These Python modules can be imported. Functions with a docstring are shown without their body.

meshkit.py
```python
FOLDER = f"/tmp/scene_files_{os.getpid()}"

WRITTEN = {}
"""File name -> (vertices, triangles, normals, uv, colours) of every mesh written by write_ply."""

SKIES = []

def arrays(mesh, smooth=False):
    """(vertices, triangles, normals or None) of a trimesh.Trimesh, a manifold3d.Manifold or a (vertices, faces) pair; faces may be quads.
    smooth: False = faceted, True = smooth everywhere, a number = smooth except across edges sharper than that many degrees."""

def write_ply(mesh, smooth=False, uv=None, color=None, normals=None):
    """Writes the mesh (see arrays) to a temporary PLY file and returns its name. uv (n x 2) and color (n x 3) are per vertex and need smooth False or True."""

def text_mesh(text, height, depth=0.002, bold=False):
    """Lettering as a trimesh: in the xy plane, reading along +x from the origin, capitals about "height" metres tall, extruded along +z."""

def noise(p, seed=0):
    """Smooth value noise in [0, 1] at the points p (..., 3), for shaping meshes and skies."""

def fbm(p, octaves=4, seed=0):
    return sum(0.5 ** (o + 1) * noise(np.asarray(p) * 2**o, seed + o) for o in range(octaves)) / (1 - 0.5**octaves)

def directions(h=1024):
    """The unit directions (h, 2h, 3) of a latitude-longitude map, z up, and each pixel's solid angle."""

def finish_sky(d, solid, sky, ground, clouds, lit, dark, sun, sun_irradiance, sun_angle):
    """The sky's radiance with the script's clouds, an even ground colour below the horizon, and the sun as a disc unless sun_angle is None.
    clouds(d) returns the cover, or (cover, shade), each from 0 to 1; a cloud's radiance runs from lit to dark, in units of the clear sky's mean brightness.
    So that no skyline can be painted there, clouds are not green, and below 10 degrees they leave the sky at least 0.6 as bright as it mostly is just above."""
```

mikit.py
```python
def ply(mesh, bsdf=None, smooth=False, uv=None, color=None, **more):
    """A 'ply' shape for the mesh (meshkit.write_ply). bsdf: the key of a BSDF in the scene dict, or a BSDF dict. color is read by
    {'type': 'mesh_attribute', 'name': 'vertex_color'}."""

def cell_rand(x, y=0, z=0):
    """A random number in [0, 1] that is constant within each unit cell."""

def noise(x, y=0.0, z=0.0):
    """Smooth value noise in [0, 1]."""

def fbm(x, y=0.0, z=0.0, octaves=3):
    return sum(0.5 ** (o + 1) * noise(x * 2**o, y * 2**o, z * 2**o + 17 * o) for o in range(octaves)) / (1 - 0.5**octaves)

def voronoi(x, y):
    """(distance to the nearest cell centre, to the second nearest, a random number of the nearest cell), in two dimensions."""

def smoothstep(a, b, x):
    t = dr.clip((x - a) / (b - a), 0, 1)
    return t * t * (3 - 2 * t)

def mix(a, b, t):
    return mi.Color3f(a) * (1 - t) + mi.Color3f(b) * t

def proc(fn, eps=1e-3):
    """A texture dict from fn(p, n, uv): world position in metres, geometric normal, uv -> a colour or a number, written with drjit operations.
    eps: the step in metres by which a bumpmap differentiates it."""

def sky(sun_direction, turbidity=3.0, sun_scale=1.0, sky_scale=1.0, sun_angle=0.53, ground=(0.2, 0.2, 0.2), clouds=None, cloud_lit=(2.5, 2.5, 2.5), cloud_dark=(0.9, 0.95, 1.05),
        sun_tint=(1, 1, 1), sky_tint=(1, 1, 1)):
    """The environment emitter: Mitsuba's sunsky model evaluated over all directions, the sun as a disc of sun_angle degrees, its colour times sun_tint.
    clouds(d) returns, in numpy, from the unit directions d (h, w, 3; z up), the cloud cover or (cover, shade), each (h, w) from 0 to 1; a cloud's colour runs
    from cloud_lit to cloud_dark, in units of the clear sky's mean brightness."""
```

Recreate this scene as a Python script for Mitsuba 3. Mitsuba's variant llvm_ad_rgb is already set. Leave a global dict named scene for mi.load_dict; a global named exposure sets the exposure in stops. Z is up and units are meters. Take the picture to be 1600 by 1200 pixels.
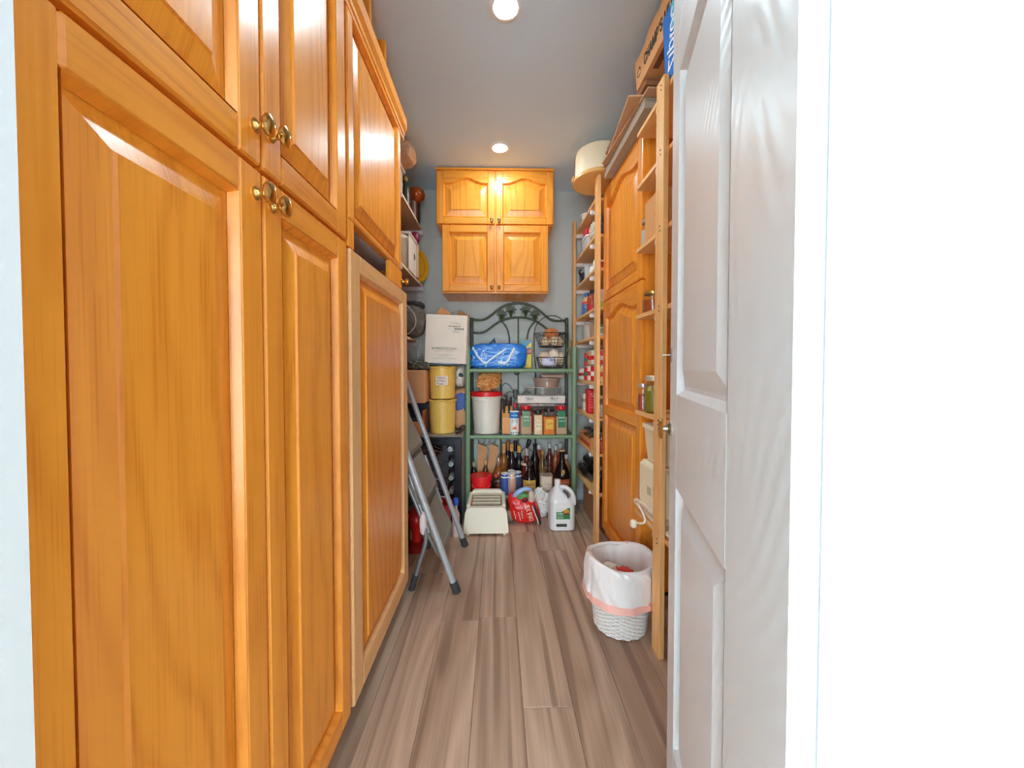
import math, random
import numpy as np, trimesh, mitsuba as mi, mikit, meshkit
from shapely.geometry import Polygon
from mikit import proc, noise, fbm, mix, smoothstep, cell_rand
import drjit as dr

T = mi.ScalarTransform4f
scene, labels = {}, {}
rnd = random.Random(7)

# ---------------------------------------------------------------- camera, light, exposure
CAM = (0.0, 0.0, 1.05)
_y, _p = math.radians(1.4), math.radians(1.3)
_fw = (math.sin(_y) * math.cos(_p), math.cos(_y) * math.cos(_p), -math.sin(_p))
scene['camera'] = {'type': 'perspective', 'fov': 2 * math.degrees(math.atan(800 / 580.0)), 'fov_axis': 'x', 'near_clip': 0.02,
                   'principal_point_offset_x': 0.0048884, 'principal_point_offset_y': 0.0106983,
                   'to_world': T().look_at(origin=list(CAM), target=[CAM[i] + _fw[i] for i in range(3)], up=[0, 0, 1])}
exposure = -0.05
LAMP = (185.0, 238.0, 264.0)       # recessed downlights
UNSEEN_HALL = (10.0, 9.6, 9.0)            # unseen hallway lamp behind the camera, lights the doorway side
UNSEEN_DAY = (10.0, 13.2, 15.0)              # unseen glowing window behind the camera, lights the pantry's depth
CEIL = 2.42


# ---------------------------------------------------------------- materials
def S(r, g, b):
    f = lambda v: (v / 255 / 12.92) if v / 255 <= 0.04045 else ((v / 255 + 0.055) / 1.055) ** 2.4
    return [f(r), f(g), f(b)]


def rgb(c):
    return {'type': 'rgb', 'value': list(map(float, c))}


def mat(name, color, rough=0.5, metallic=0.0, spec=0.5, coat=0.0, coat_gloss=0.9, sheen=0.0):
    base = color if isinstance(color, dict) else rgb(color)
    b = {'type': 'principled', 'base_color': base, 'roughness': rough, 'metallic': metallic, 'specular': spec}
    if coat:
        b['clearcoat'] = coat
        b['clearcoat_gloss'] = coat_gloss
    if sheen:
        b['sheen'] = sheen
    scene['mat_' + name] = {'type': 'twosided', 'bsdf': b}
    return 'mat_' + name


_cache = {}


def C(r, g, b, rough=0.5, metallic=0.0, spec=0.5):
    """plain coloured material, sRGB 0-255"""
    k = (r, g, b, rough, metallic, spec)
    if k not in _cache:
        _cache[k] = mat('plain_%d' % len(_cache), S(r, g, b), rough, metallic, spec)
    return _cache[k]


def oak_fn(light, dark, contrast=1.0):
    light, dark = S(*light), S(*dark)

    def fn(p, n, uv):
        a, b = uv.x, uv.y
        h = b * 16 + 5.0 * noise(a * 1.15, b * 5.5) + 0.6 * noise(a * 6, b * 40)
        band = 0.5 + 0.5 * dr.sin(2 * math.pi * h)
        band = band * band * band
        pore = smoothstep(0.55, 0.85, noise(b * 520, a * 11))
        tone = noise(a * 0.7 + 31, b * 9)
        fine = noise(b * 150 + 2 * noise(a * 2, b * 20), a * 2.5)
        return mix(light, dark, dr.clip(contrast * (0.34 * band + 0.34 * pore * (0.5 + 0.5 * band) + 0.34 * tone + 0.16 * fine), 0, 1))
    return fn


OAK = mat('oak', proc(oak_fn((242, 156, 54), (206, 114, 30), 0.85)), 0.30, 0, 0.45, 0.22, 0.93)
OAKP = mat('oak_pale', proc(oak_fn((232, 180, 124), (206, 148, 90), 0.7)), 0.45, 0, 0.45)
PINE = mat('pine', proc(oak_fn((240, 188, 124), (214, 146, 84), 0.75)), 0.5, 0, 0.4)


def floor_fn(p, n, uv):
    a, b = uv.x, uv.y
    warp = noise(a * 1.3, b * 6)
    h = b * 11 + 4.0 * warp + 0.5 * noise(a * 5, b * 30)
    band = 0.5 + 0.5 * dr.sin(2 * math.pi * h)
    soft = noise(b * 14 + 2 * warp, a * 0.5 + 7)
    fine = noise(b * 260, a * 6)
    streak = smoothstep(0.66, 0.9, noise(b * 45 + 3 * warp, a * 1.1 + 3))
    c = mix(S(196, 164, 140), S(158, 125, 102), dr.clip(0.35 * band + 0.75 * soft - 0.1, 0, 1))
    c = mix(c, S(122, 92, 74), 0.6 * streak)
    knot = smoothstep(0.80, 0.94, noise(a * 2.3 + 11, b * 12 + 5))
    c = mix(c, S(112, 84, 66), 0.5 * knot)
    return c * (0.92 + 0.16 * fine)


FLOOR = mat('floor', proc(floor_fn), 0.42, 0, 0.4)
PAINT = mat('wall_paint', S(196, 197, 191), 0.8, 0, 0.3)
CEILP = mat('ceiling_paint', S(202, 218, 228), 0.85, 0, 0.3)
WHITE = mat('white_paint', S(222, 224, 226), 0.42, 0, 0.45)


def emboss_fn(p, n, uv):
    # moulded wood grain of the door skin: arches along the grain
    s = p.y * 0.96 + p.x * 0.28
    h = p.z * 3.0 + 2.2 * noise(s * 6, p.z * 2.2) + s * 6
    return 0.00022 * dr.sin(h * 34 + 3 * noise(s * 9, p.z * 5))


scene['mat_door_skin'] = {'type': 'twosided', 'bsdf': {'type': 'bumpmap', 'arbitrary': proc(emboss_fn), 'scale': 1.0,
                          'bsdf': {'type': 'principled', 'base_color': rgb(S(204, 210, 213)), 'roughness': 0.38, 'specular': 0.45}}}
DOORSKIN = 'mat_door_skin'
BRASS = mat('brass', S(214, 176, 104), 0.16, 1.0)
CHROME = mat('chrome', S(210, 210, 208), 0.2, 1.0)
ALU = mat('grey_aluminium', S(176, 176, 178), 0.4, 0.25)
WIRE = mat('dark_wire', S(62, 58, 50), 0.4, 0.5)
GREEN = mat('green_metal', S(120, 146, 110), 0.42, 0.0)
DGREEN = mat('dark_green_metal', S(66, 76, 54), 0.45, 0.0)
BLACK = C(22, 22, 26, 0.35)
RUBBER = C(52, 50, 52, 0.7)
CARD = C(202, 146, 96, 0.8)
CARDD = C(158, 104, 62, 0.85)
CREAM = C(240, 228, 206, 0.4)
WPLASTIC = C(232, 228, 222, 0.35)
scene['mat_clear_sheet'] = {'type': 'thindielectric', 'int_ior': 1.45}
CLEAR = 'mat_clear_sheet'
scene['mat_window_glass'] = {'type': 'thindielectric', 'int_ior': 1.5}
INK = C(40, 36, 34, 0.7)
GREYINK = C(120, 108, 96, 0.7)


# ---------------------------------------------------------------- helpers
def numbered(key, book):
    if key not in book:
        return key
    i = 1
    while '%s_%03d' % (key, i) in book:
        i += 1
    return '%s_%03d' % (key, i)


_names = {}


def thing(name, label, cat, group=None):
    key = numbered(name, _names)
    _names[key] = 1
    labels[key] = {'label': label, 'category': cat}
    if group:
        labels[key]['group'] = group
    return key


def struct(name, label=None):
    key = numbered(name, _names)
    _names[key] = 1
    labels[key] = {'kind': 'structure'}
    if label:
        labels[key]['label'] = label
    return key


def put(key, mesh, m, smooth=False, uv=None, **more):
    scene[key] = mikit.ply(mesh, m, smooth=smooth, uv=uv, **more)
    return key


def part(parent, name, mesh, m, smooth=False, label=None, uv=None, kind=None, **more):
    key = numbered(parent + '__' + name, scene)
    if isinstance(mesh, tuple) and len(mesh) == 3:
        uv = mesh[2]
        mesh = mesh[:2]
    put(key, mesh, m, smooth, uv, **more)
    if label or kind:
        labels[key] = {}
        if label:
            labels[key]['label'] = label
        if kind:
            labels[key]['kind'] = kind
    return key


def cat_(*ms):
    ms = [m for m in (ms[0] if len(ms) == 1 and isinstance(ms[0], list) else ms)]
    return trimesh.util.concatenate(ms)


def box(x0, x1, y0, y1, z0, z1, b=0.0):
    x0, x1 = min(x0, x1), max(x0, x1)
    y0, y1 = min(y0, y1), max(y0, y1)
    z0, z1 = min(z0, z1), max(z0, z1)
    b = min(b, (x1 - x0) * .45, (y1 - y0) * .45, (z1 - z0) * .45)
    if b <= 0:
        m = trimesh.creation.box((x1 - x0, y1 - y0, z1 - z0))
        m.apply_translation(((x0 + x1) / 2, (y0 + y1) / 2, (z0 + z1) / 2))
        return m
    pts = []
    for X in (0, 1):
        for Y in (0, 1):
            for Z in (0, 1):
                px, py, pz = (x0, x1)[X], (y0, y1)[Y], (z0, z1)[Z]
                ix, iy, iz = (x0 + b, x1 - b)[X], (y0 + b, y1 - b)[Y], (z0 + b, z1 - b)[Z]
                pts += [(px, iy, iz), (ix, py, iz), (ix, iy, pz)]
    return trimesh.convex.convex_hull(np.array(pts))


def move(m, d):
    m = m.copy()
    m.apply_translation(d)
    return m


def rot(m, axis, deg, about=(0, 0, 0)):
    m = m.copy()
    m.apply_transform(trimesh.transformations.rotation_matrix(math.radians(deg), axis, about))
    return m


def tube(pts, r, n=8, closed=False, caps=True):
    P = np.array(pts, float)
    k = len(P)
    if closed:
        t = np.roll(P, -1, 0) - np.roll(P, 1, 0)
    else:
        t = np.gradient(P, axis=0)
    t /= np.linalg.norm(t, axis=1, keepdims=True) + 1e-12
    ref = np.array([0, 0, 1.0]) if abs(t[0][2]) < .9 else np.array([1.0, 0, 0])
    u = np.cross(t[0], ref)
    u /= np.linalg.norm(u)
    rings = []
    rr = np.broadcast_to(r, (k,))
    for i in range(k):
        u = u - t[i] * (u @ t[i])
        u /= np.linalg.norm(u) + 1e-12
        w = np.cross(t[i], u)
        a = np.arange(n) * 2 * math.pi / n
        rings.append(P[i] + rr[i] * (np.cos(a)[:, None] * u + np.sin(a)[:, None] * w))
    v = np.vstack(rings)
    f = []
    for i in range(k if closed else k - 1):
        j = (i + 1) % k
        for q in range(n):
            q2 = (q + 1) % n
            f += [(i * n + q, j * n + q, j * n + q2), (i * n + q, j * n + q2, i * n + q2)]
    if not closed and caps:
        for i, s in ((0, 1), (k - 1, -1)):
            c = len(v)
            v = np.vstack([v, P[i]])
            for q in range(n):
                q2 = (q + 1) % n
                f.append((c, i * n + q, i * n + q2) if s > 0 else (c, i * n + q2, i * n + q))
    return trimesh.Trimesh(v, f, process=False)


def spline(pts, n=24, closed=False):
    from scipy.interpolate import CubicSpline
    P = np.array(pts, float)
    if closed:
        P = np.vstack([P, P[:1]])
    s = np.r_[0, np.cumsum(np.linalg.norm(np.diff(P, axis=0), axis=1))]
    cs = CubicSpline(s, P, bc_type='periodic' if closed else 'natural')
    return cs(np.linspace(0, s[-1], n + (1 if closed else 0)))[:n]


def lathe(prof, n=24, at=(0, 0, 0)):
    m = trimesh.creation.revolve(np.array(prof, float), sections=n)
    m.apply_translation(at)
    return m


class _Cols:
    def __getitem__(self, a):
        return np.stack(np.broadcast_arrays(*[np.asarray(q, float) for q in a]), -1)


COLS = _Cols()


def circle(x, y, z, rx, ry=None, n=48):
    a = np.linspace(0, 2 * math.pi, n, endpoint=False)
    return COLS[x + rx * np.cos(a), y + (ry or rx) * np.sin(a), z]


def cyl(r, z0, z1, at=(0, 0), n=24, b=0.0):
    p = [(0, z0), (r - b, z0), (r, z0 + b), (r, z1 - b), (r - b, z1), (0, z1)] if b else [(0, z0), (r, z0), (r, z1), (0, z1)]
    return lathe(p, n, (at[0], at[1], 0))


def blob(c, s, amp=0.1, freq=3.0, seed=0, power=2.6, sub=4, crease=0.0):
    """crumpled soft body: superellipsoid of half sizes s displaced by noise"""
    m = trimesh.creation.icosphere(subdivisions=sub)
    d = m.vertices
    r = (np.abs(d) ** power).sum(1) ** (-1 / power)
    v = d * r[:, None]
    nz = meshkit.fbm(d * freq + 11.3 * seed, 3, seed) - .5
    if crease:
        nz = nz - crease * np.abs(meshkit.noise(d * freq * 1.7 + 5 * seed, seed + 9) - .5)
    v = v * (1 + amp * 2 * nz[:, None])
    v = v * np.array(s)
    v[:, 2] = np.maximum(v[:, 2], -s[2])
    return trimesh.Trimesh(v + np.array(c), m.faces, process=False)


def wood(mesh, ax):
    """(v, f, uv): uv.x along the grain axis (0, 1, 2), uv.y across, with an offset of its own"""
    v, f = np.asarray(mesh.vertices), np.asarray(mesh.faces)
    w = v[f].reshape(-1, 3)
    nf = np.cross(w[1::3] - w[::3], w[2::3] - w[::3])
    dom = np.repeat(np.argmax(np.abs(nf), axis=1), 3)
    others = [i for i in range(3) if i != ax]
    across = np.where(dom == others[0], w[:, others[1]], w[:, others[0]])
    along = np.where(dom == ax, w[:, others[1]], w[:, ax])
    o1, o2 = rnd.uniform(0, 50), rnd.uniform(0, 50)
    return w, np.arange(len(w)).reshape(-1, 3), np.c_[along + o1, across + o2]


def join(pieces):
    V, F, U, n = [], [], [], 0
    for v, f, u in pieces:
        V.append(v); F.append(f + n); U.append(u); n += len(v)
    return np.vstack(V), np.vstack(F), np.vstack(U)


def mapto(piece, o, U, V, N):
    v, f, uv = piece
    M = np.array([U, V, N], float)
    return v @ M + np.array(o, float), f, uv


def mapmesh(m, o, U, V, N):
    M = np.eye(4)
    M[:3, 0], M[:3, 1], M[:3, 2], M[:3, 3] = U, V, N, o
    m = m.copy()
    m.apply_transform(M)
    return m


def ext(poly, d):
    return trimesh.creation.extrude_polygon(Polygon(poly), d, engine='earcut')


def lettering(parent, text, height, o, U, V, N, m=INK, bold=False, name='lettering', center=True, width=None, depth=0.0006):
    t = meshkit.text_mesh(text, height, depth, bold)
    b = t.bounds
    if width:
        t.apply_scale((width / (b[1][0] - b[0][0]), 1, 1))
        b = t.bounds
    if center:
        t.apply_translation((-(b[0][0] + b[1][0]) / 2, -(b[0][1] + b[1][1]) / 2, 0))
    return part(parent, name, mapmesh(t, o, U, V, N), m)


XP, YP, ZP = (1, 0, 0), (0, 1, 0), (0, 0, 1)
XN, YN = (-1, 0, 0), (0, -1, 0)


def lerp_outline(w0, w1, h0, h1, arch, inset, n=20):
    """closed outline (u, v): bottom left, bottom right, then the top edge from right to left; arch = rise of the top"""
    x0, x1, y0 = w0 + inset, w1 - inset, h0 + inset
    s = np.linspace(1, -1, n)
    bump = 0.5 * (1 + np.cos(math.pi * np.clip(np.abs(s) / 0.85, 0, 1)))
    top = h1 - arch + arch * bump - inset
    xs = (x0 + x1) / 2 + s * (x1 - x0) / 2
    return np.vstack([[x0, y0], [x1, y0], np.c_[xs, top]])


def ring(o1, t1, o2, t2):
    k = len(o1)
    v = np.vstack([np.c_[o1, np.full(k, t1)], np.c_[o2, np.full(k, t2)]])
    f = []
    for i in range(k):
        j = (i + 1) % k
        f += [(i, j, k + j), (i, k + j, k + i)]
    return trimesh.Trimesh(v, f, process=False)


def cap(o, t):
    p = Polygon(o)
    v, f = trimesh.creation.triangulate_polygon(p, engine='earcut')
    return trimesh.Trimesh(np.c_[v, np.full(len(v), t)], f, process=False)


def panel_door(parent, w, h, o, U, V, N, m=None, mpanel=None, arch=0.0, rail=0.06, rails=None, thick=0.02, mids=(), name='door', label=None):
    """frame-and-raised-panel door; mids: heights of middle rails. Returns the door's key."""
    m = m or OAK
    mpanel = mpanel or m
    bl, bs, bt = (rail, rail, rail) if rails is None else rails
    pieces = [wood(box(0, bs, 0, h, 0, thick, .004), 1), wood(box(w - bs, w, 0, h, 0, thick, .004), 1), wood(box(bs, w - bs, 0, bl, 0, thick, .004), 0)]
    cuts = [bl] + [c for mid in mids for c in (mid - rail / 2, mid + rail / 2)] + [h - bt]
    for mid in mids:
        pieces.append(wood(box(bs, w - bs, mid - rail / 2, mid + rail / 2, 0, thick, .004), 0))
    openings = [(cuts[i], cuts[i + 1]) for i in range(0, len(cuts), 2)]
    arches = [0] * (len(openings) - 1) + [arch]
    panels = []
    for (a, b), ar in zip(openings, arches):
        b_ = b + (ar * .0)
        o0 = lerp_outline(bs, w - bs, a, b_, ar, 0)
        o1 = lerp_outline(bs, w - bs, a, b_, ar, 0.007)
        if ar:
            top = np.vstack([o0[2:], [[bs, h]], [[w - bs, h]]])
            pieces.append(wood(ext(top, thick), 0))
        pieces.append(wood(ring(o0, thick - .001, o1, thick - .016), 1))
        o2 = lerp_outline(bs, w - bs, a, b_, ar, 0.012)
        o3 = lerp_outline(bs, w - bs, a, b_, ar, 0.048)
        o4 = lerp_outline(bs, w - bs, a, b_, ar, 0.051)
        g = cat_(ring(o0, thick - .017, o2, thick - .017), ring(o2, thick - .017, o3, thick - .005), ring(o3, thick - .005, o4, thick - .001), cap(o4, thick - .001))
        panels.append(wood(g, 1))
    if not arch:
        pieces.append(wood(box(bs, w - bs, h - bt, h, 0, thick, .004), 0))
    key = part(parent, name, mapto(join(pieces), o, U, V, N), m, label=label)
    for p in panels:
        part(key, 'panel', mapto(p, o, U, V, N), mpanel)
    return key


def knob(parent, o, n, r=0.0155, oval=1.25):
    """brass cupboard knob pointing along n"""
    g = lathe([(0, 0), (.009, 0), (.0095, .003), (.006, .006), (.0045, .012), (.006, .016), (r * .8, .019), (r, .024), (r * .93, .029), (r * .5, .0325), (0, .033)], 20)
    n = np.array(n, float)
    u = np.cross((0, 0, 1.0), n)
    g.apply_scale((1, oval, 1))
    return part(parent, 'knob', mapmesh(g, o, u, (0, 0, 1), n), BRASS, 40, 'polished brass knob')


# ---------------------------------------------------------------- structure
XL, XR, YB, YF = -0.80, 0.92, 2.92, 0.29
k = struct('floor')
put('floor', box(-1.5, 1.5, -2.2, YB + .1, -.1, -.009), C(96, 78, 66, .8))
labels['floor']['label'] = 'greige wood-look plank floor'
joints = {}
edges = np.arange(-0.859, 1.0, .156)
pm = []
for i, xa in enumerate(edges):
    xb = xa + .156
    xa_, xb_ = max(xa, XL), min(xb, XR)
    if xb_ - xa_ < .01:
        continue
    start = {5: 0.32, 4: 0.30, 6: -0.1}.get(i, rnd.uniform(-.6, .3))
    y = start
    while y < YB:
        ya, yb = max(y, .17), min(y + 1.22, YB)
        if yb > ya + .01:
            part('floor', 'plank', wood(box(xa_ + .0004, xb_ - .0004, ya + .0004, yb - .0004, -.0085, 0, .0012), 1), FLOOR)
        y += 1.22
part('floor', 'plank', wood(box(-1.5, 1.5, -2.2, .17, -.0085, 0), 1), FLOOR)

struct('ceiling'); put('ceiling', box(-1.6, 1.6, -2.3, YB + .1, CEIL, CEIL + .1), CEILP)
struct('wall_left'); put('wall_left', box(XL - .1, XL, YF, YB + .1, -.1, CEIL), PAINT)
struct('wall_right'); put('wall_right', box(XR, XR + .1, YF, YB + .1, -.1, CEIL), PAINT)
struct('wall_back'); put('wall_back', box(XL - .1, XR + .1, YB, YB + .1, -.1, CEIL), PAINT)
struct('wall_front')
put('wall_front', cat_(box(-1.5, -.385, .17, .29, -.1, CEIL), box(.285, 1.5, .17, .29, -.1, CEIL), box(-.385, .285, .17, .29, 2.08, CEIL)), PAINT)
struct('trim_1', 'white door casing and jamb of the pantry doorway')
put('trim_1', cat_(box(-.385, -.365, .165, .295, 0, 2.08), box(.265, .285, .165, .295, 0, 2.08), box(-.385, .285, .165, .295, 2.06, 2.08),
                   box(-.45, -.37, .152, .17, 0, 2.14), box(.27, .35, .152, .17, 0, 2.14), box(-.45, .35, .152, .17, 2.065, 2.14)), WHITE)
struct('wall_hall_left'); put('wall_hall_left', box(-1.6, -1.5, -2.3, .17, -.1, CEIL), C(216, 214, 210, .8))
struct('wall_hall_right'); put('wall_hall_right', box(1.5, 1.6, -2.3, .17, -.1, CEIL), C(216, 214, 210, .8))
struct('wall_hall_back'); put('wall_hall_back', box(-1.6, 1.6, -2.3, -2.2, -.1, CEIL), C(216, 214, 210, .8))
struct('baseboard_back'); put('baseboard_back', box(XL, XR, YB - .012, YB, 0, .09, .003), WHITE)


def downlight(x, y, label, r=.047, e=LAMP):
    t = thing('recessed_ceiling_light', label, 'ceiling light', 'recessed ceiling lights')
    part(t, 'trim_ring', lathe([(r, CEIL - .001), (r, CEIL - .006), (r + .004, CEIL - .007), (r + .016, CEIL - .003), (r + .017, CEIL)], 40, (x, y, 0)), WHITE, 30, 'white trim ring')
    d = lathe([(0, CEIL - .011), (r * .6, CEIL - .0095), (r, CEIL - .004)], 40, (x, y, 0))
    if d.face_normals[0][2] > 0:
        d.invert()
    part(t, 'lens', d, C(240, 240, 240), label='glowing round lens', emitter={'type': 'area', 'radiance': rgb(e)})


downlight(.03, 1.44, 'round recessed ceiling light cut by the top edge of the view, nearest the doorway')
downlight(.013, 2.345, 'round recessed ceiling light in front of the small wall cabinets')
t = thing('hall_ceiling_lamp', 'unseen round ceiling lamp out of view in the hallway, placed to light the doorway', 'ceiling lamp')  # out of view behind the camera; lights the doorway from the hallway
part(t, 'base', cyl(.19, CEIL - .03, CEIL, (0, -.9), 32), WHITE, 30)
d = lathe([(0, CEIL - .06), (.12, CEIL - .055), (.17, CEIL - .035), (.18, CEIL - .03)], 32, (0, -.9, 0))
if d.face_normals[0][2] > 0:
    d.invert()
part(t, 'diffuser', d, C(240, 240, 240), True, emitter={'type': 'area', 'radiance': rgb(UNSEEN_HALL)})

struct('window_1', 'unseen glowing window out of view behind the viewer, placed to light the pantry')  # out of view; glowing panes placed to light the back wall and right cabinets
put('window_1', cat_(box(-1.49, -1.42, -2.2, -2.14, 0, 2.15), box(.55, .62, -2.2, -2.14, 0, 2.15), box(-1.42, .55, -2.2, -2.14, 2.08, 2.15), box(-1.42, .55, -2.2, -2.14, 0, .08), box(-.47, -.40, -2.2, -2.14, .08, 2.08)), WHITE)
for xa, xb in ((-1.42, -.47), (-.40, .55)):
    cv = trimesh.Trimesh([[xa, -2.17, .08], [xb, -2.17, .08], [xb, -2.17, 2.08], [xa, -2.17, 2.08]], [[0, 2, 1], [0, 3, 2]], process=False)
    part('window_1', 'curtain', cv, C(235, 235, 235), emitter={'type': 'area', 'radiance': rgb(UNSEEN_DAY)})

# ---------------------------------------------------------------- white panel door, swung into the pantry
struct('door_1', 'white moulded panel door swung open on the right')
DE, DW_, DN = np.array([.413, .88, 0]), np.array([-.277, -.961, 0]), np.array([-.961, .277, 0])
DV = np.array([0, 0, 1.0])
dw, dh, th = .60, 2.03, .035
ps0, ps1 = .085, .425
rows = [(.20, .787), (.99, 1.685), (1.79, 1.95)]
sl = [box(0, ps0, .012, dh, -th, 0, .003), box(ps1, dw, .012, dh, -th, 0, .003)]
zz = [.012] + [z for r_ in rows for z in r_] + [dh]
for i in range(0, len(zz), 2):
    sl.append(box(ps0, ps1, zz[i], zz[i + 1], -th, 0))
for (a, b) in rows:
    o0 = lerp_outline(ps0, ps1, a, b, 0, 0, 2); o1 = lerp_outline(ps0, ps1, a, b, 0, .012, 2); o2 = lerp_outline(ps0, ps1, a, b, 0, .02, 2)
    sl += [ring(o0, 0, o1, -.013), ring(o1, -.013, o2, -.013)]
put('door_1', mapmesh(cat_(sl), DE, DW_, DV, DN), DOORSKIN)
for (a, b) in rows:
    o2 = lerp_outline(ps0, ps1, a, b, 0, .02, 2); o3 = lerp_outline(ps0, ps1, a, b, 0, .054, 2)
    part('door_1', 'panel', mapmesh(cat_(ring(o2, -.013, o3, -.0015), cap(o3, -.0015)), DE, DW_, DV, DN), DOORSKIN)
kz = .905
rose = lathe([(0, 0), (.016, 0), (.0165, .003), (.012, .006), (.0065, .008), (.006, .02), (0, .02)], 20)
hk = part('door_1', 'knob', mapmesh(rose, DE + DW_ * .018 + DV * kz, DW_, DV, DN), CHROME, 30, 'small round knob with brass ring on the door edge')
part(hk, 'ring', mapmesh(lathe([(0, .019), (.012, .019), (.023, .020), (.0245, .023), (.023, .026), (.012, .0265), (0, .026)], 24), DE + DW_ * .018 + DV * kz, DW_, DV, DN), BRASS, 30, 'brass ring')
hk = part('door_1', 'hook_plate', mapmesh(box(.016, .024, 1.062, 1.094, 0, .003, .001), DE, DW_, DV, DN), C(120, 116, 112, .35, .6), label='small metal hook plate')
part(hk, 'pin', mapmesh(tube([(.02, 1.079, .002), (.02, 1.079, .02)], .002, 8), DE, DW_, DV, DN), CHROME, True)

# ---------------------------------------------------------------- left tall oak cabinet
FX = -0.43           # carcass front; doors add 20 mm
t = thing('tall_oak_cabinet', 'tall glossy oak pantry cabinet with four doors and oval brass knobs, nearest on the left', 'cabinet')
part(t, 'body', join([wood(box(XL + .003, FX, .305, 1.030, .085, 2.09), 2)]), OAK)
part(t, 'plinth', box(XL + .003, FX - .05, .305, 1.030, 0, .085), C(66, 62, 68, .5), label='dark recessed toe kick')
for (ya, yb, za, zb) in ((.668, 1.026, 1.397, 2.085), (.310, .663, 1.397, 2.085), (.668, 1.026, .085, 1.388), (.310, .663, .085, 1.388)):
    d = panel_door(t, yb - ya, zb - za, (FX, ya, za), YP, ZP, XP, rail=.056)
    if ya > .5:
        knob(d, (FX + .02, .692, 1.468 if za > 1 else 1.342), XP)
    else:
        knob(d, (FX + .02, .645, 1.458 if za > 1 else 1.345), XP)

# ---------------------------------------------------------------- second left cabinet (oak above, pale framed door below)
t = thing('narrow_oak_cabinet', 'oak cabinet with a pale framed lower door, left beside the step ladder', 'cabinet')
ya, yb = 1.036, 1.625
part(t, 'body', join([wood(box(XL + .003, FX, ya, ya + .018, .085, 2.09), 2), wood(box(XL + .003, FX, yb - .018, yb, .085, 2.09), 2), wood(box(XL + .003, FX, ya, yb, 2.06, 2.09), 1),
                      wood(box(XL + .003, FX, ya, yb, 1.47, 1.49), 1), wood(box(XL + .003, FX, ya, yb, 1.30, 1.32), 1), wood(box(XL + .003, XL + .012, ya, yb, .085, 2.09), 2)]), OAK)
part(t, 'plinth', box(XL + .003, FX - .05, ya, yb, 0, .085), C(66, 62, 68, .5), label='dark recessed toe kick')
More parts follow.
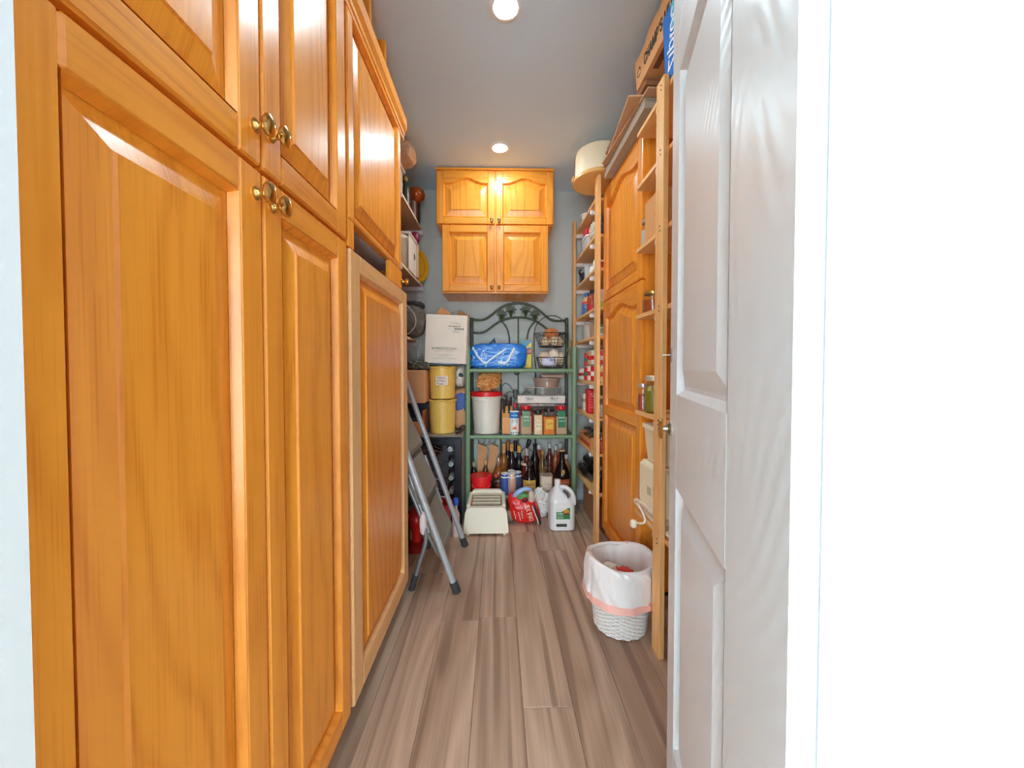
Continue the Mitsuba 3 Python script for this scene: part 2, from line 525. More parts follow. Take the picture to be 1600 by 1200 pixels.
d = panel_door(t, .555, .62, (FX, ya + .006, 1.462), YP, ZP, XP, rail=.045, rails=(.022, .042, .045), label='oak upper door with a thin lower edge')
part(t, 'stile', wood(box(FX, FX + .018, ya + .006, ya + .048, 1.385, 1.462, .002), 2), OAK)
part(t, 'stile', wood(box(FX, FX + .018, 1.44, yb - .012, 1.385, 1.462, .002), 2), OAK)
knob(t, (FX + .018, 1.600, 1.415), XP, .011)
d = panel_door(t, .635, 1.295, (FX, ya + .004, .085), YP, ZP, XP, m=OAKP, mpanel=OAK, rail=.075, rails=(.07, .072, .055), thick=.024, label='lower door with pale frame and oak panel')
cr = [(0, 0), (.022, 0), (.022, .012), (.026, .016), (.026, .03), (.036, .044), (.036, .085), (0, .085)]
part(t, 'crown_moulding', mapto(wood(ext(cr, yb - ya + .02), 2), (FX, ya, 2.035), XP, ZP, YP), OAK, label='oak crown moulding')
part('tall_oak_cabinet', 'crown_moulding', mapto(wood(ext(cr, ya - .002 - .305), 2), (FX, .305, 2.035), XP, ZP, YP), OAK, label='oak crown moulding')
part(t, 'back_panel', box(XL + .013, XL + .02, ya + .02, yb - .02, 1.32, 1.46), C(196, 200, 206, .6), label='grey back inside the open slot')
part(t, 'slot_ceiling', box(XL + .02, FX - .012, ya + .02, yb - .02, 1.462, 1.469), C(176, 178, 184, .6), label='grey board above the open slot')
g = thing('white_jug', 'white plastic bottle glimpsed through the slot of the narrow oak cabinet', 'bottle')
part(g, 'body', lathe([(0, 0), (.03, 0), (.032, .05), (.02, .085), (.02, .1), (0, .1)], 20, (-.53, 1.30, 1.321)), WPLASTIC, 40)
part(g, 'cap', cyl(.021, .1, .118, (-.53, 1.30)).apply_translation((0, 0, 1.321)), C(225, 190, 140), 40)
for (y_, z_, nm) in ((1.36, 2.40, 'oak board upright on top of the narrow cabinet, nearer of two'), (1.54, 2.375, 'oak board upright on top of the narrow cabinet, farther of two')):
    g = thing('upright_board', nm, 'board', 'boards standing on the cabinet')
    w_ = wood(box(-.74, -.455, y_, y_ + .02, 2.092, z_, .002), 2)
    put(g, w_[:2], OAK, uv=w_[2])

# ---------------------------------------------------------------- wall cabinets on the back wall
t = thing('arched_wall_cabinet', 'wider oak wall cabinet with two arched doors right under the ceiling', 'cabinet')
part(t, 'body', join([wood(box(-.421, .383, 2.59, YB - .002, 2.03, 2.412), 2)]), OAK)
part(t, 'top_trim', join([wood(box(-.424, .386, 2.566, 2.60, 2.397, 2.413, .002), 0)]), OAK)
d = panel_door(t, .398, .362, (-.419, 2.59, 2.032), XP, ZP, YN, arch=.036, rail=.048)
knob(d, (-.042, 2.57, 2.052), YN, .012)
d = panel_door(t, .396, .362, (-.014, 2.59, 2.032), XP, ZP, YN, arch=.036, rail=.048)
knob(d, (.009, 2.57, 2.052), YN, .012)
t = thing('square_wall_cabinet', 'oak wall cabinet with two square doors hung below the arched one', 'cabinet')
part(t, 'body', join([wood(box(-.382, .348, 2.59, YB - .002, 1.563, 2.029), 2)]), OAK)
d = panel_door(t, .358, .452, (-.382, 2.59, 1.573), XP, ZP, YN, rail=.05)
knob(d, (-.042, 2.57, 1.598), YN, .011)
d = panel_door(t, .358, .452, (-.010, 2.59, 1.573), XP, ZP, YN, rail=.05)
knob(d, (.008, 2.57, 1.598), YN, .011)

# ---------------------------------------------------------------- right tall cabinet with arched doors
RX = .665
t = thing('tall_arched_cabinet', 'tall oak cabinet with two arched doors standing between the pine shelves on the right', 'cabinet')
part(t, 'body', join([wood(box(RX, XR - .002, 1.66, 2.27, .02, 2.11), 2)]), OAK)
part(t, 'plinth', box(RX + .02, XR - .01, 1.67, 2.26, 0, .02), BLACK)
d = panel_door(t, .605, .655, (RX, 2.27, 1.452), YN, ZP, XN, arch=.05, rail=.055)
d = panel_door(t, .605, 1.385, (RX, 2.27, .06), YN, ZP, XN, arch=.045, rail=.055, mids=(.735,))
part(t, 'edge_strip', join([wood(box(RX + .055, RX + .061, 1.655, 1.66, .06, 2.10), 2)]), OAKP, label='oak edge strip, pale colour painted for back light')  # pale colour stands in for back light on the strip


# ---------------------------------------------------------------- pine shelf units
def pine_unit(label, posts, heights, x0, x1, ya, yb, top, thick=.018, cleats=(), rear=None, name='pine_shelf_unit'):
    t = thing(name, label, 'shelf unit')
    for i, z in enumerate(heights):
        s = part(t, 'shelf', wood(box(x0, x1, ya, yb, z - thick, z, .002), 1), PINE)
    for (y0, y1) in posts:
        part(t, 'post', wood(box(x0 - .021, x0 - .001, y0, y1, 0, top, .002), 2), PINE)
    for (y0, y1) in rear or posts:
        part(t, 'rear_post', wood(box(x1 - .02, x1, y0, y1, 0, top, .002), 2), PINE)
    for z in heights:
        for (y0, y1, wd) in cleats:
            part(t, 'cleat', box(x0 + .002, x0 + wd, y0, y1, z - thick - .03, z - thick - .0005, .006), C(236, 228, 222, .5), label='white support cleat')
    return t


far_h = (2.088, 1.868, 1.662, 1.422, 1.244, .957, .735, .512, .262)
pine_unit('far pine shelf unit with nine shelves beside the green rack', ((2.15, 2.215), (2.835, 2.895)), far_h, .597, .90, 2.275, 2.90, 2.165, cleats=((2.41, 2.43, .04), (2.85, 2.875, .28)), rear=((2.278, 2.34), (2.835, 2.895)))
scene_key_far = 'pine_shelf_unit'
near_h = (2.05, 1.825, 1.558, 1.274, .865, .435)
pine_unit('near pine shelf unit with six shelves half hidden by the white door', ((1.295, 1.357), (.72, .78)), near_h, .597, .90, .70, 1.60, 2.068, cleats=((1.40, 1.42, .05), (1.05, 1.07, .05)))
# bolts on the near post
for z in near_h:
    for dz in (-.006, -.022):
        part('pine_shelf_unit_001', 'screw', move(rot(cyl(.0025, 0, .002), (0, 1, 0), -90), (.5762, 1.318, z + dz)), C(90, 64, 40, .5, .3))

# ---------------------------------------------------------------- left wall shelves (white brackets, brown undersides)
LXF = -.572
for (z, ya, label) in ((2.09, 1.66, 'topmost left wall shelf on white brackets'), (1.672, 1.66, 'middle left wall shelf carrying white dishes and a tub'), (1.245, 1.66, 'lowest left wall shelf carrying a black bag')):
    t = thing('wall_shelf', label, 'shelf', None)
    yb = 2.84 if z > 1.3 else 2.66
    part(t, 'board', join([wood(box(XL, LXF, ya, yb, z - .016, z, .002), 1)]), C(178, 128, 92, .55), label='brown laminate board')
    part(t, 'edging', box(LXF + .0005, LXF + .003, ya, yb, z - .016, z), C(238, 214, 178, .5), label='pale front edging')
    for y_ in (2.20, yb - .03):
        part(t, 'bracket', cat_(box(XL, LXF + .012, y_, y_ + .012, z - .048, z - .0165, .003)), C(214, 206, 212, .45), label='white metal bracket')
t = thing('shelf_standard', 'slotted white shelf standard screwed to the back wall above the white carton', 'bracket rail')
part(t, 'rail', box(-.628, -.603, YB - .016, YB, 1.1, 1.64, .002), C(226, 222, 220, .5))
for i in range(18):
    part(t, 'slot', box(-.6175, -.6135, YB - .0165, YB - .0155, 1.12 + i * .029, 1.132 + i * .029), C(60, 58, 60, .8))

# ================================================================ OBJECTS
WINE = [(0, 0), (.9, 0), (1, .02), (1, .56), (.88, .66), (.42, .77), (.36, .82), (.36, .93), (.42, .935), (.42, .965), (.36, .97), (.36, 1), (0, 1)]
LIQ = [(0, 0), (.92, 0), (1, .02), (1, .60), (.9, .68), (.5, .78), (.40, .83), (.40, .96), (.46, .965), (.46, 1), (0, 1)]
DUMPY = [(0, 0), (.95, 0), (1, .02), (1, .42), (.94, .50), (.70, .62), (.40, .72), (.36, .80), (.36, .97), (.42, .975), (.42, 1), (0, 1)]
JUGB = [(0, 0), (.95, 0), (1, .02), (1, .62), (.92, .70), (.55, .80), (.42, .85), (.42, 1), (0, 1)]


def prof(p, r, h, z=0):
    return [(a * r, z + b * h) for a, b in p]


def bottle(label, x, y, z, h, r, p=WINE, body=None, capc=None, caph=.0, band=None, group=None, bandz=(.12, .45), liquid=None, cat='bottle', name='bottle', capr=None, text=None, bandarc=None, tilt=None):
    t = thing(name, label, cat, group)
    body = body or BLACK
    f = (lambda m: m) if tilt is None else (lambda m: rot(m, (0, 1, 0), tilt, (x, y, z)))
    part(t, 'body', f(lathe(prof(p, r, h), 20, (x, y, z))), body, 40)
    if liquid:
        lp = [(a, b) for a, b in prof(p, r * .93, h) if b <= liquid[0] * h]
        lp = lp + [(lp[-1][0], liquid[0] * h), (0, liquid[0] * h)]
        part(t, 'contents', f(lathe(lp, 20, (x, y, z + .003))), liquid[1], 40)
    if capc:
        cr_ = capr or p[-2][0] * r * 1.18
        part(t, 'cap', f(lathe([(cr_, h * (1 - caph)), (cr_, h * 1.004), (cr_ * .9, h * 1.01), (0, h * 1.01)], 18, (x, y, z))), capc, 30)
    if band:
        z0, z1 = bandz
        rr = r * 1.012
        part(t, 'label', f(lathe([(rr, z0 * h), (rr, z1 * h)], 24, (x, y, z))), band)
        if text:
            for i, (tx, th, tz, tm) in enumerate(text):
                lettering(t, tx, th, (x, y - rr - .001, z + tz * h), XP, ZP, YN, tm, True)
    return t


def jar(label, x, y, z, h, r, contents, lid, group=None, level=.8, cat='jar', name='glass_jar'):
    t = thing(name, label, cat, group)
    pr = [(0, 0), (r * .92, 0), (r, .006), (r, h * .74), (r * .82, h * .84), (r * .82, h * .9)]
    part(t, 'glass', lathe(pr, 24, (x, y, z)), CLEAR, 40)
    rc = r * .93
    part(t, 'contents', lathe([(0, .004), (rc * .95, .004), (rc, .01), (rc, h * .72 * level), (rc * .9, h * .74 * level), (0, h * .75 * level)], 20, (x, y, z)), contents, 40)
    if lid:
        part(t, 'lid', lathe([(r * .86, h * .86), (r * .88, h * .87), (r * .88, h * .985), (r * .84, h), (0, h)], 24, (x, y, z)), lid, 30)
    return t


def cardbox(name, label, cat, x0, x1, y0, y1, z0, z1, m=None, group=None, seam='y', yaw=0, tape=None):
    t = thing(name, label, cat, group)
    m = m or CARD
    c = ((x0 + x1) / 2, (y0 + y1) / 2, 0)
    f = lambda g: rot(g, (0, 0, 1), yaw, c) if yaw else g
    part(t, 'carton', f(box(x0, x1, y0, y1, z0, z1 - .002, .003)), m)
    e = .0015
    if seam == 'y':
        for a, b in ((x0 + e, c[0] - e), (c[0] + e, x1 - e)):
            part(t, 'flap', f(box(a, b, y0 + e, y1 - e, z1 - .002, z1 + .001)), m)
    else:
        for a, b in ((y0 + e, c[1] - e), (c[1] + e, y1 - e)):
            part(t, 'flap', f(box(x0 + e, x1 - e, a, b, z1 - .002, z1 + .001)), m)
    if tape:
        part(t, 'tape', f(tape), C(196, 178, 140, .3))
    return t


# ---------------------------------------------------------------- step ladder
t = thing('step_ladder', 'grey folding step ladder with three ribbed treads, leaning against the left shelves', 'ladder')


def rail_pt(Y, s):
    """point on a front rail, s = height"""
    return np.array([-.192 - .352 * s, Y, s])


for Y in (1.715, 2.165):
    pts = [rail_pt(Y, .035), rail_pt(Y, .5), rail_pt(Y, 1.02)]
    r = part(t, 'rail', tube(pts, .0150, 12), ALU, 40)
    part(r, 'rubber_foot', tube([rail_pt(Y, 0.0), rail_pt(Y, .012), rail_pt(Y, .05)], [.019, .0195, .018], 14), RUBBER, 40)
part(t, 'top_grip', tube([rail_pt(1.715, 1.02), rail_pt(1.715, 1.035) + [0, .02, 0], rail_pt(2.165, 1.035) - [0, .02, 0], rail_pt(2.165, 1.02)], .0125, 10), ALU, 40)
part(t, 'grip_cap', box(-.60, -.53, 1.70, 1.74, .985, 1.03, .006), C(240, 234, 222, .5), label='white plastic cap')
for k_, (s0, nm) in enumerate(((.325, 'lowest'), (.565, 'middle'), (.80, 'top'))):
    A = rail_pt(1.94, s0) + [-.06, 0, .0]
    dirv = np.array([.44, 0, -.90]); dirv /= np.linalg.norm(dirv)
    nn = np.array([.90, 0, .44]); nn /= np.linalg.norm(nn)
    pl = [(-.185, 0), (.185, 0), (.205, .05), (.205, .19), (.185, .235), (-.185, .235), (-.205, .19), (-.205, .05)]
    g = ext(pl, .012)
    st = part(t, 'tread', mapmesh(g, A - dirv * .02, YP, dirv, nn), C(112, 104, 94, .5, .2), label='grey step')
    ribs = []
    for i in range(25):
        u = -.18 + i * .015
        v0, v1 = .018, .217
        ribs.append(box(u - .0042, u + .0042, v0, v1, .012, .0148, .001))
    part(st, 'ribbing', mapmesh(cat_(ribs), A - dirv * .02, YP, dirv, nn), C(158, 148, 132, .45, .2), kind='stuff', label='ribbed anti-slip surface of the step')
for Y in (1.74, 2.14):
    pts = spline([(-.402, Y, .015), (-.36, Y, .16), (-.338, Y, .255), (-.355, Y, .33), (-.43, Y, .52), (-.50, Y, .72), (-.535, Y, .85)], 24)
    r = part(t, 'rear_leg', tube(pts, .0105, 10), C(140, 140, 142, .4, .6), True)
    part(r, 'rubber_foot', tube([(-.409, Y, 0), (-.402, Y, .02), (-.388, Y, .07)], .0145, 12), RUBBER, 40)
for Y in (1.745, 2.135):
    part(t, 'strut', tube([(-.325, Y, .27), (-.42, Y, .545)], .0075, 8), C(170, 172, 184, .4, .6), True)
part(t, 'joint', blob((-.352, 1.742, .315), (.017, .014, .055), .12, 2, 3, 3, 2), C(206, 190, 186, .5), True, 'pale plastic joint')
g = thing('paper_sheet', 'white sheet of crumpled paper standing on the floor behind the ladder foot', 'paper')
sh = trimesh.creation.box((.004, .14, .19)).subdivide().subdivide().subdivide()
vv = sh.vertices
sh.vertices = vv + COLS[(meshkit.fbm(vv * 22, 2, 4) - .5) * .03, np.zeros(len(vv)), np.zeros(len(vv))]
put(g, move(sh, (-.475, 1.84, .098)), C(232, 228, 224, .7), True)

# ---------------------------------------------------------------- wine cooler
t = thing('wine_cooler', 'black wine cooler with a glass door and wavy wire racks, under the yellow tubs', 'wine cooler')
x0, x1, y0, y1, zt = -.655, -.236, 2.43, 2.89, .604
part(t, 'cabinet', cat_(box(x0, x0 + .02, y0, y1, .02, zt - .01), box(x1 - .02, x1, y0, y1, .02, zt - .01, .002), box(x0, x1, y0, y1, zt - .03, zt - .01), box(x0, x1, y0, y1, .02, .06), box(x0, x1, y1 - .02, y1, .02, zt)), C(120, 120, 124, .4))
part(t, 'top', box(x0 - .002, x1 + .002, y0 - .01, y1, zt - .01, zt, .003), C(128, 120, 110, .3), label='grey top')
for fx in (x0 + .03, x1 - .03):
    for fy in (y0 + .04, y1 - .04):
        part(t, 'foot', cyl(.015, 0, .022, (fx, fy), 14), RUBBER, 30)
fr = part(t, 'door', cat_(box(x0, x0 + .048, y0 - .035, y0 - .002, .03, zt - .012, .004), box(x1 - .048, x1, y0 - .035, y0 - .002, .03, zt - .012, .004), box(x0 + .04, x1 - .04, y0 - .035, y0 - .002, zt - .06, zt - .012, .004), box(x0 + .04, x1 - .04, y0 - .035, y0 - .002, .03, .07, .004)), C(26, 26, 32, .22), label='black door frame')
part(fr, 'glass', box(x0 + .048, x1 - .048, y0 - .022, y0 - .019, .07, zt - .06), 'mat_window_glass')
for i in range(5):
    z = .135 + i * .092
    for yy in (y0 + .012, y0 + .10):
        xs = np.linspace(x0 + .024, x1 - .024, 44)
        pts = COLS[xs, np.full(44, yy), z + .009 * np.cos((xs - x0 - .1) * 2 * math.pi / .115)]
        part(t, 'wire_rack', tube(pts, .0018, 6), CHROME, True)
WB = C(20, 26, 22, .15)
for i, (bx, bz, cc, tc) in enumerate(((-.318, .508, (250, 250, 248), 'white-capped wine bottle in the topmost row of the cooler'), (-.437, .470, (206, 150, 96), 'cork-capped wine bottle at the left of the cooler'),
                                  (-.312, .408, (214, 222, 206), 'pale-capped wine bottle in the second row of the cooler'), (-.312, .316, (208, 206, 190), 'pale-capped wine bottle in the third row of the cooler'),
                                  (-.312, .224, (222, 220, 204), 'pale-capped wine bottle in the fourth row of the cooler'), (-.36, .132, (232, 232, 228), 'white-capped wine bottle in the lowest row of the cooler'))):
    bt = thing('wine_bottle', tc, 'bottle', 'wine bottles in the cooler')
    g = lathe(prof(WINE, .036, .30), 18)
    M = dict(o=(bx, 2.755, bz), U=XP, V=ZP, N=YN)
    part(bt, 'body', mapmesh(g, **M), WB, 40)
    part(bt, 'cap', mapmesh(lathe([(.0165, .225), (.0175, .298), (.015, .303), (.008, .303), (.007, .300), (0, .300)], 18), **M), C(*cc, .4), 30)
g = thing('cable_loop', 'black cable coiled on top of the wine cooler', 'cable')
put(g, tube(spline([(-.29, 2.60, .608), (-.24, 2.62, .64), (-.25, 2.55, .612), (-.285, 2.50, .608), (-.262, 2.47, .612), (-.245, 2.52, .63), (-.27, 2.58, .609)], 50), .004, 6), BLACK, True)

# ---------------------------------------------------------------- yellow tubs, white carton and what stands round them
YEL = C(238, 190, 92, .42)


def tub(label, x, y, z, h, r0, r1, m, group=None, cat='tub', wavy=True, name='tub'):
    t = thing(name, label, cat, group)
    part(t, 'body', lathe([(0, 0), (r0 - .004, 0), (r0, .004), (r1, h - .012), (r1 - .003, h - .012), (r0 - .003, .006), (0, .006)], 40, (x, y, z)), m, 40)
    a = np.linspace(0, 2 * math.pi, 60, endpoint=False)
    pts = COLS[x + (r1 + .002) * np.cos(a), y + (r1 + .002) * np.sin(a), z + h - .011 - (.0025 * np.cos(6 * a) if wavy else 0)]
    part(t, 'rim', tube(pts, .0062, 8, closed=True), m, True)
    return t


t = tub('upper yellow plastic tub with a handwritten paper label', -.379, 2.56, .838, .225, .082, .0895, YEL, 'yellow tubs')
lb = part(t, 'label', mapmesh(box(-.040, .040, -.031, .031, 0, .0008), (-.372, 2.4725, .962), XP, ZP, YN), C(240, 216, 200, .8), label='pale paper label')
for i, (tx, w_) in enumerate((('Honey/Nut', .062), ('Souffles', .060), ('& Down', .045))):
    tm = meshkit.text_mesh(tx, .011, .0006)
    tm.apply_scale((w_ / tm.extents[0], 1, 1))
    sm = np.eye(4); sm[0, 1] = .25; sm[1, 0] = -.08
    tm.apply_transform(sm)
    part(lb, 'lettering', mapmesh(tm, (-.408, 2.4715, .977 - i * .019), XP, ZP, YN), C(60, 40, 50, .7))
tub('lower yellow plastic tub standing on the wine cooler', -.380, 2.56, .605, .232, .083, .091, YEL, 'yellow tubs')
g = thing('plastic_tray', 'flat grey-blue plastic lid squeezed between the upper yellow tub and the white carton', 'tray')  # lid of the upper yellow tub, modelled as its own disc
part(g, 'plate', lathe([(0, 0), (.115, 0), (.122, .005), (.122, .011), (.117, .0118), (0, .0118)], 40, (-.362, 2.58, 1.0632)), C(96, 122, 138, .4), 40)
part(g, 'rim', tube(COLS[-.362 + .121 * np.cos(np.linspace(0, 6.283, 48, endpoint=False)), 2.58 + .121 * np.sin(np.linspace(0, 6.283, 48, endpoint=False)), np.full(48, 1.0695)], .0028, 6, closed=True), C(70, 84, 96, .4), True)

t = thing('white_carton', 'open white cardboard carton printed BURROWING OWL, standing on the upper yellow tub', 'cardboard box')
WC = C(236, 218, 200, .75)
cx, cy, cz0 = -.354, 2.52, 1.0765
f = lambda g: rot(g, (0, 1, 0), 2.2, (cx, cy, cz0))
bw, bd, bh = .137, .10, .325
wall = cat_(box(cx - bw, cx + bw, cy - .02, cy - .017, cz0, cz0 + bh), box(cx - bw, cx + bw, cy + .095, cy + .098, cz0, cz0 + bh), box(cx - bw, cx - bw + .003, cy - .02, cy + .098, cz0, cz0 + bh),
            box(cx + bw - .003, cx + bw, cy - .02, cy + .098, cz0, cz0 + bh), box(cx - bw, cx + bw, cy - .02, cy + .098, cz0, cz0 + .003))
part(t, 'body', f(wall), WC)
FL = C(188, 122, 70, .8)
part(t, 'flap', f(rot(rot(box(cx - .085, cx - .005, cy + .05, cy + .053, cz0 + bh, cz0 + bh + .06, .001), (1, 0, 0), -25, (cx, cy + .05, cz0 + bh)), (0, 1, 0), 28, (cx - .05, cy, cz0 + bh))), FL, label='brown inside flap')
part(t, 'flap', f(rot(box(cx + .055, cx + .135, cy + .07, cy + .073, cz0 + bh - .02, cz0 + bh + .035, .001), (0, 1, 0), 28, (cx + .09, cy, cz0 + bh))), CARDD, label='brown inside flap')
part(t, 'divider', f(cat_(box(cx - .06, cx + .12, cy + .02, cy + .024, cz0 + .01, cz0 + bh + .006), box(cx - .004, cx, cy - .016, cy + .09, cz0 + .01, cz0 + bh + .004))), CARDD, label='brown bottle divider')
FO = lambda u, v: (f(trimesh.Trimesh([[cx + u, cy - .0204, cz0 + v]] * 3, [[0, 1, 2]], process=False)).vertices[0])
ca, sa = math.cos(math.radians(2.2)), math.sin(math.radians(2.2))
UU, VV = (ca, 0, -sa), (sa, 0, ca)
lettering(t, 'BURROWING OWL', .0165, FO(-.008, .100), UU, VV, YN, C(104, 92, 80, .7), width=.168)
lettering(t, 'ESTATE WINERY', .007, FO(-.008, .082), UU, VV, YN, C(176, 158, 140, .7), width=.13)
lettering(t, 'OKANAGAN VALLEY BRITISH COLUMBIA', .005, FO(-.006, .060), UU, VV, YN, C(160, 144, 128, .7), width=.12)
lettering(t, 'CANADA', .005, FO(-.006, .049), UU, VV, YN, C(176, 160, 144, .7), width=.07)
lettering(t, 'www.burrowingowlwine.ca', .006, FO(-.004, .033), UU, VV, YN, GREYINK, width=.15)
lettering(t, 'MERITAGE 2019', .006, FO(.062, .270), UU, VV, YN, GREYINK, width=.066)
lettering(t, 'Burrowing Owl', .009, FO(.056, .250), UU, VV, YN, C(80, 72, 66, .7), True, width=.078)
lettering(t, '12 x 750', .006, FO(.024, .232), UU, VV, YN, INK, width=.026)
bars = []
for i in range(26):
    bars.append(box(.052 + i * .0026, .052 + i * .0026 + rnd.uniform(.0007, .0018), .226, .240, 0, .0006))
part(t, 'barcode', mapmesh(cat_(bars), FO(0, 0), UU, VV, YN), INK, kind='stuff', label='printed bar code')
lettering(t, '7850124', .007, FO(.066, .214), UU, VV, YN, INK, width=.052)
part(t, 'stamp', f(cat_([box(cx + bw - .0005, cx + bw + .0006, cy + .02, cy + .034, cz0 + .18 + i * .018, cz0 + .186 + i * .018) for i in range(7)])), GREYINK, kind='stuff', label='small print on the side')

g = thing('paper_bag', 'brown paper bag with a blue print, between the yellow tubs and the green rack', 'bag')
pb = blob((-.270, 2.735, .752), (.046, .09, .147), .06, 2.2, 5, 5, 4)
part(g, 'bag', pb, C(204, 150, 104, .8), True)
part(g, 'print', blob((-.267, 2.730, .80), (.040, .088, .075), .05, 2.2, 6, 7, 3), C(72, 96, 160, .6), True, 'blue print')
g = thing('white_sack', 'white printed plastic sack lying over the brown paper bag', 'bag')
part(g, 'bag', blob((-.274, 2.72, .988), (.036, .085, .078), .12, 2.6, 8, 3.5, 4, .3), C(226, 218, 206, .5), True)
part(g, 'print', blob((-.264, 2.69, .995), (.018, .06, .02), .1, 2.6, 9, 4, 3), C(44, 74, 84, .5), True, 'dark print')
cardbox('brown_carton', 'plain brown cardboard carton left of the yellow tubs', 'cardboard box', -.70, -.478, 2.44, 2.62, .815, 1.032, C(206, 146, 102, .8))
t = thing('carton_stand', 'dark crate on the wine cooler carrying the plain brown carton', 'crate')
part(t, 'tray', cat_(box(-.65, -.50, 2.47, 2.475, .605, .72), box(-.65, -.645, 2.47, 2.62, .605, .813), box(-.65, -.49, 2.60, 2.605, .605, .813), box(-.65, -.49, 2.47, 2.62, .803, .8135), box(-.65, -.49, 2.47, 2.62, .605, .612)), C(40, 46, 62, .5))
part(t, 'wooden_side', join([wood(box(-.50, -.486, 2.455, 2.62, .605, .765, .002), 2)]), C(160, 92, 56, .5))
part(t, 'wooden_block', join([wood(box(-.56, -.505, 2.44, 2.469, .605, .69, .003), 0)]), C(206, 132, 76, .5))
g = thing('foil_bundle', 'crumpled clear wrap and dark foil lying on the plain brown carton', 'bundle')
put(g, blob((-.535, 2.52, 1.066), (.085, .06, .033), .35, 4.5, 12, 2.4, 4, .8), C(126, 122, 112, .22, .5), True)
g = thing('dark_bundle', 'dark plastic bundle behind the crumpled foil', 'bundle')
put(g, blob((-.56, 2.73, 1.055), (.085, .09, .05), .25, 3, 14, 2.6, 4, .4), C(52, 54, 66, .35), True)
t = thing('carton_support', 'dark box standing behind the plain brown carton', 'box')
part(t, 'body', box(-.69, -.477, 2.63, 2.86, .605, 1.004, .004), C(56, 58, 70, .6))
part(t, 'lid', box(-.694, -.475, 2.628, 2.862, .985, 1.004, .004), C(48, 50, 60, .6))

# things on the floor behind the ladder
t = thing('red_lantern', 'red hurricane lantern on the floor behind the ladder', 'lantern')
RED = C(206, 28, 24, .3)
lx, ly = -.468, 2.13
part(t, 'base', lathe([(0, 0), (.055, 0), (.06, .006), (.06, .03), (.045, .045), (.025, .05), (0, .05)], 28, (lx, ly, 0)), C(140, 20, 22, .3), 40)
part(t, 'globe', lathe([(.025, .05), (.03, .11), (.034, .13), (.05, .165), (.052, .185), (.04, .21), (.026, .22), (0, .22)], 24, (lx, ly, 0)), RED, 40)
part(t, 'cap', lathe([(.04, .212), (.042, .222), (.02, .245), (0, .25)], 24, (lx, ly, 0)), C(170, 24, 24, .3), 40)
for s_ in (-1, 1):
    part(t, 'guard_wire', tube(spline([(lx + s_ * .045, ly, .04), (lx + s_ * .06, ly, .12), (lx + s_ * .05, ly, .2), (lx + s_ * .02, ly, .235)], 20), .004, 8), C(150, 22, 22, .3), True)
bottle('tall dark bottle with a red and cream label, on the floor behind the ladder', -.538, 2.10, 0, .36, .036, LIQ, C(30, 24, 22, .2), C(206, 176, 120, .4), .16, C(196, 60, 50, .5), bandz=(.55, .62))
bottle('blue spray bottle on the floor at the far left behind the ladder', -.56, 2.03, 0, .16, .03, JUGB, C(60, 90, 160, .35), C(230, 230, 230), .15, C(220, 224, 230), bandz=(.1, .25))
bottle('small brown bottle with a yellow cap on the floor behind the ladder', -.55, 2.20, 0, .22, .03, JUGB, C(90, 70, 40, .35), C(210, 170, 60), .12)
t = thing('red_bucket', 'red plastic pail standing behind the red lantern', 'pail')
part(t, 'body', lathe([(0, 0), (.06, 0), (.075, .2), (.08, .2), (.08, .215), (.07, .215), (.056, .01), (0, .01)], 30, (-.36, 2.285, 0)), C(176, 30, 30, .35), 40)
part(t, 'handle', tube(spline([(-.44, 2.285, .2), (-.40, 2.27, .25), (-.32, 2.27, .25), (-.28, 2.285, .2)], 20), .003, 6), WPLASTIC, True)
g = thing('blue_bottle_cap', 'small white bottle with a blue cap beside the red pail', 'bottle')
part(g, 'body', lathe(prof(JUGB, .024, .2), 18, (-.262, 2.30, 0)), C(222, 200, 190, .4), 40)
part(g, 'cap', cyl(.016, .195, .235, (-.262, 2.30), 16), C(52, 92, 190, .35), 30)

# ---------------------------------------------------------------- green baker's rack
t = thing('bakers_rack', 'green metal bakers rack with an arched back of grape leaves, against the back wall', 'rack')
RXL, RXR, RYF, RYB = -.214, .545, 2.635, 2.875
for x in (RXL, RXR):
    part(t, 'front_post', tube([(x, RYF, 0), (x, RYF, .6), (x, RYF, 1.198)], .0185, 14), GREEN, 40)
    xb = x + (.012 if x < 0 else -.012)
    part(t, 'rear_post', tube([(xb, RYB, 0), (xb, RYB, .7), (xb, RYB, 1.432)], .0135, 12), DGREEN, 40)
for z in (.125, .557, 1.030):
    s_ = part(t, 'shelf', cat_(tube([(RXL, RYF, z - .004), (0.15, RYF, z - .004), (RXR, RYF, z - .004)], .0135, 12), tube([(RXL, RYB, z), (0.15, RYB, z), (RXR, RYB, z)], .008, 10),
                               tube([(RXL, RYF, z), (RXL, 2.75, z), (RXL, RYB, z)], .008, 10), tube([(RXR, RYF, z), (RXR, 2.75, z), (RXR, RYB, z)], .008, 10)), GREEN, 40)
    part(s_, 'mesh', cat_([box(x - .0012, x + .0012, RYF, RYB, z + .004, z + .0064) for x in np.arange(RXL + .02, RXR, .02)] +
                          [box(RXL, RXR, y - .002, y + .002, z, z + .004) for y in (2.70, 2.80)]), DGREEN, kind='stuff', label='wire mesh of the shelf')
ZR = RYB
cxm = .157
up = spline([(-.19, ZR, 1.418), (-.11, ZR, 1.418), (-.02, ZR, 1.478), (.06, ZR, 1.528), (cxm, ZR, 1.545), (.254, ZR, 1.528), (.334, ZR, 1.478), (.424, ZR, 1.414), (.52, ZR, 1.414)], 60)
part(t, 'arch', tube(up, .0085, 10), DGREEN, True)
lo = spline([(-.19, ZR, 1.318), (-.12, ZR, 1.318), (-.05, ZR, 1.36), (.05, ZR, 1.42), (cxm, ZR, 1.436), (.264, ZR, 1.42), (.364, ZR, 1.36), (.434, ZR, 1.316), (.52, ZR, 1.316)], 60)
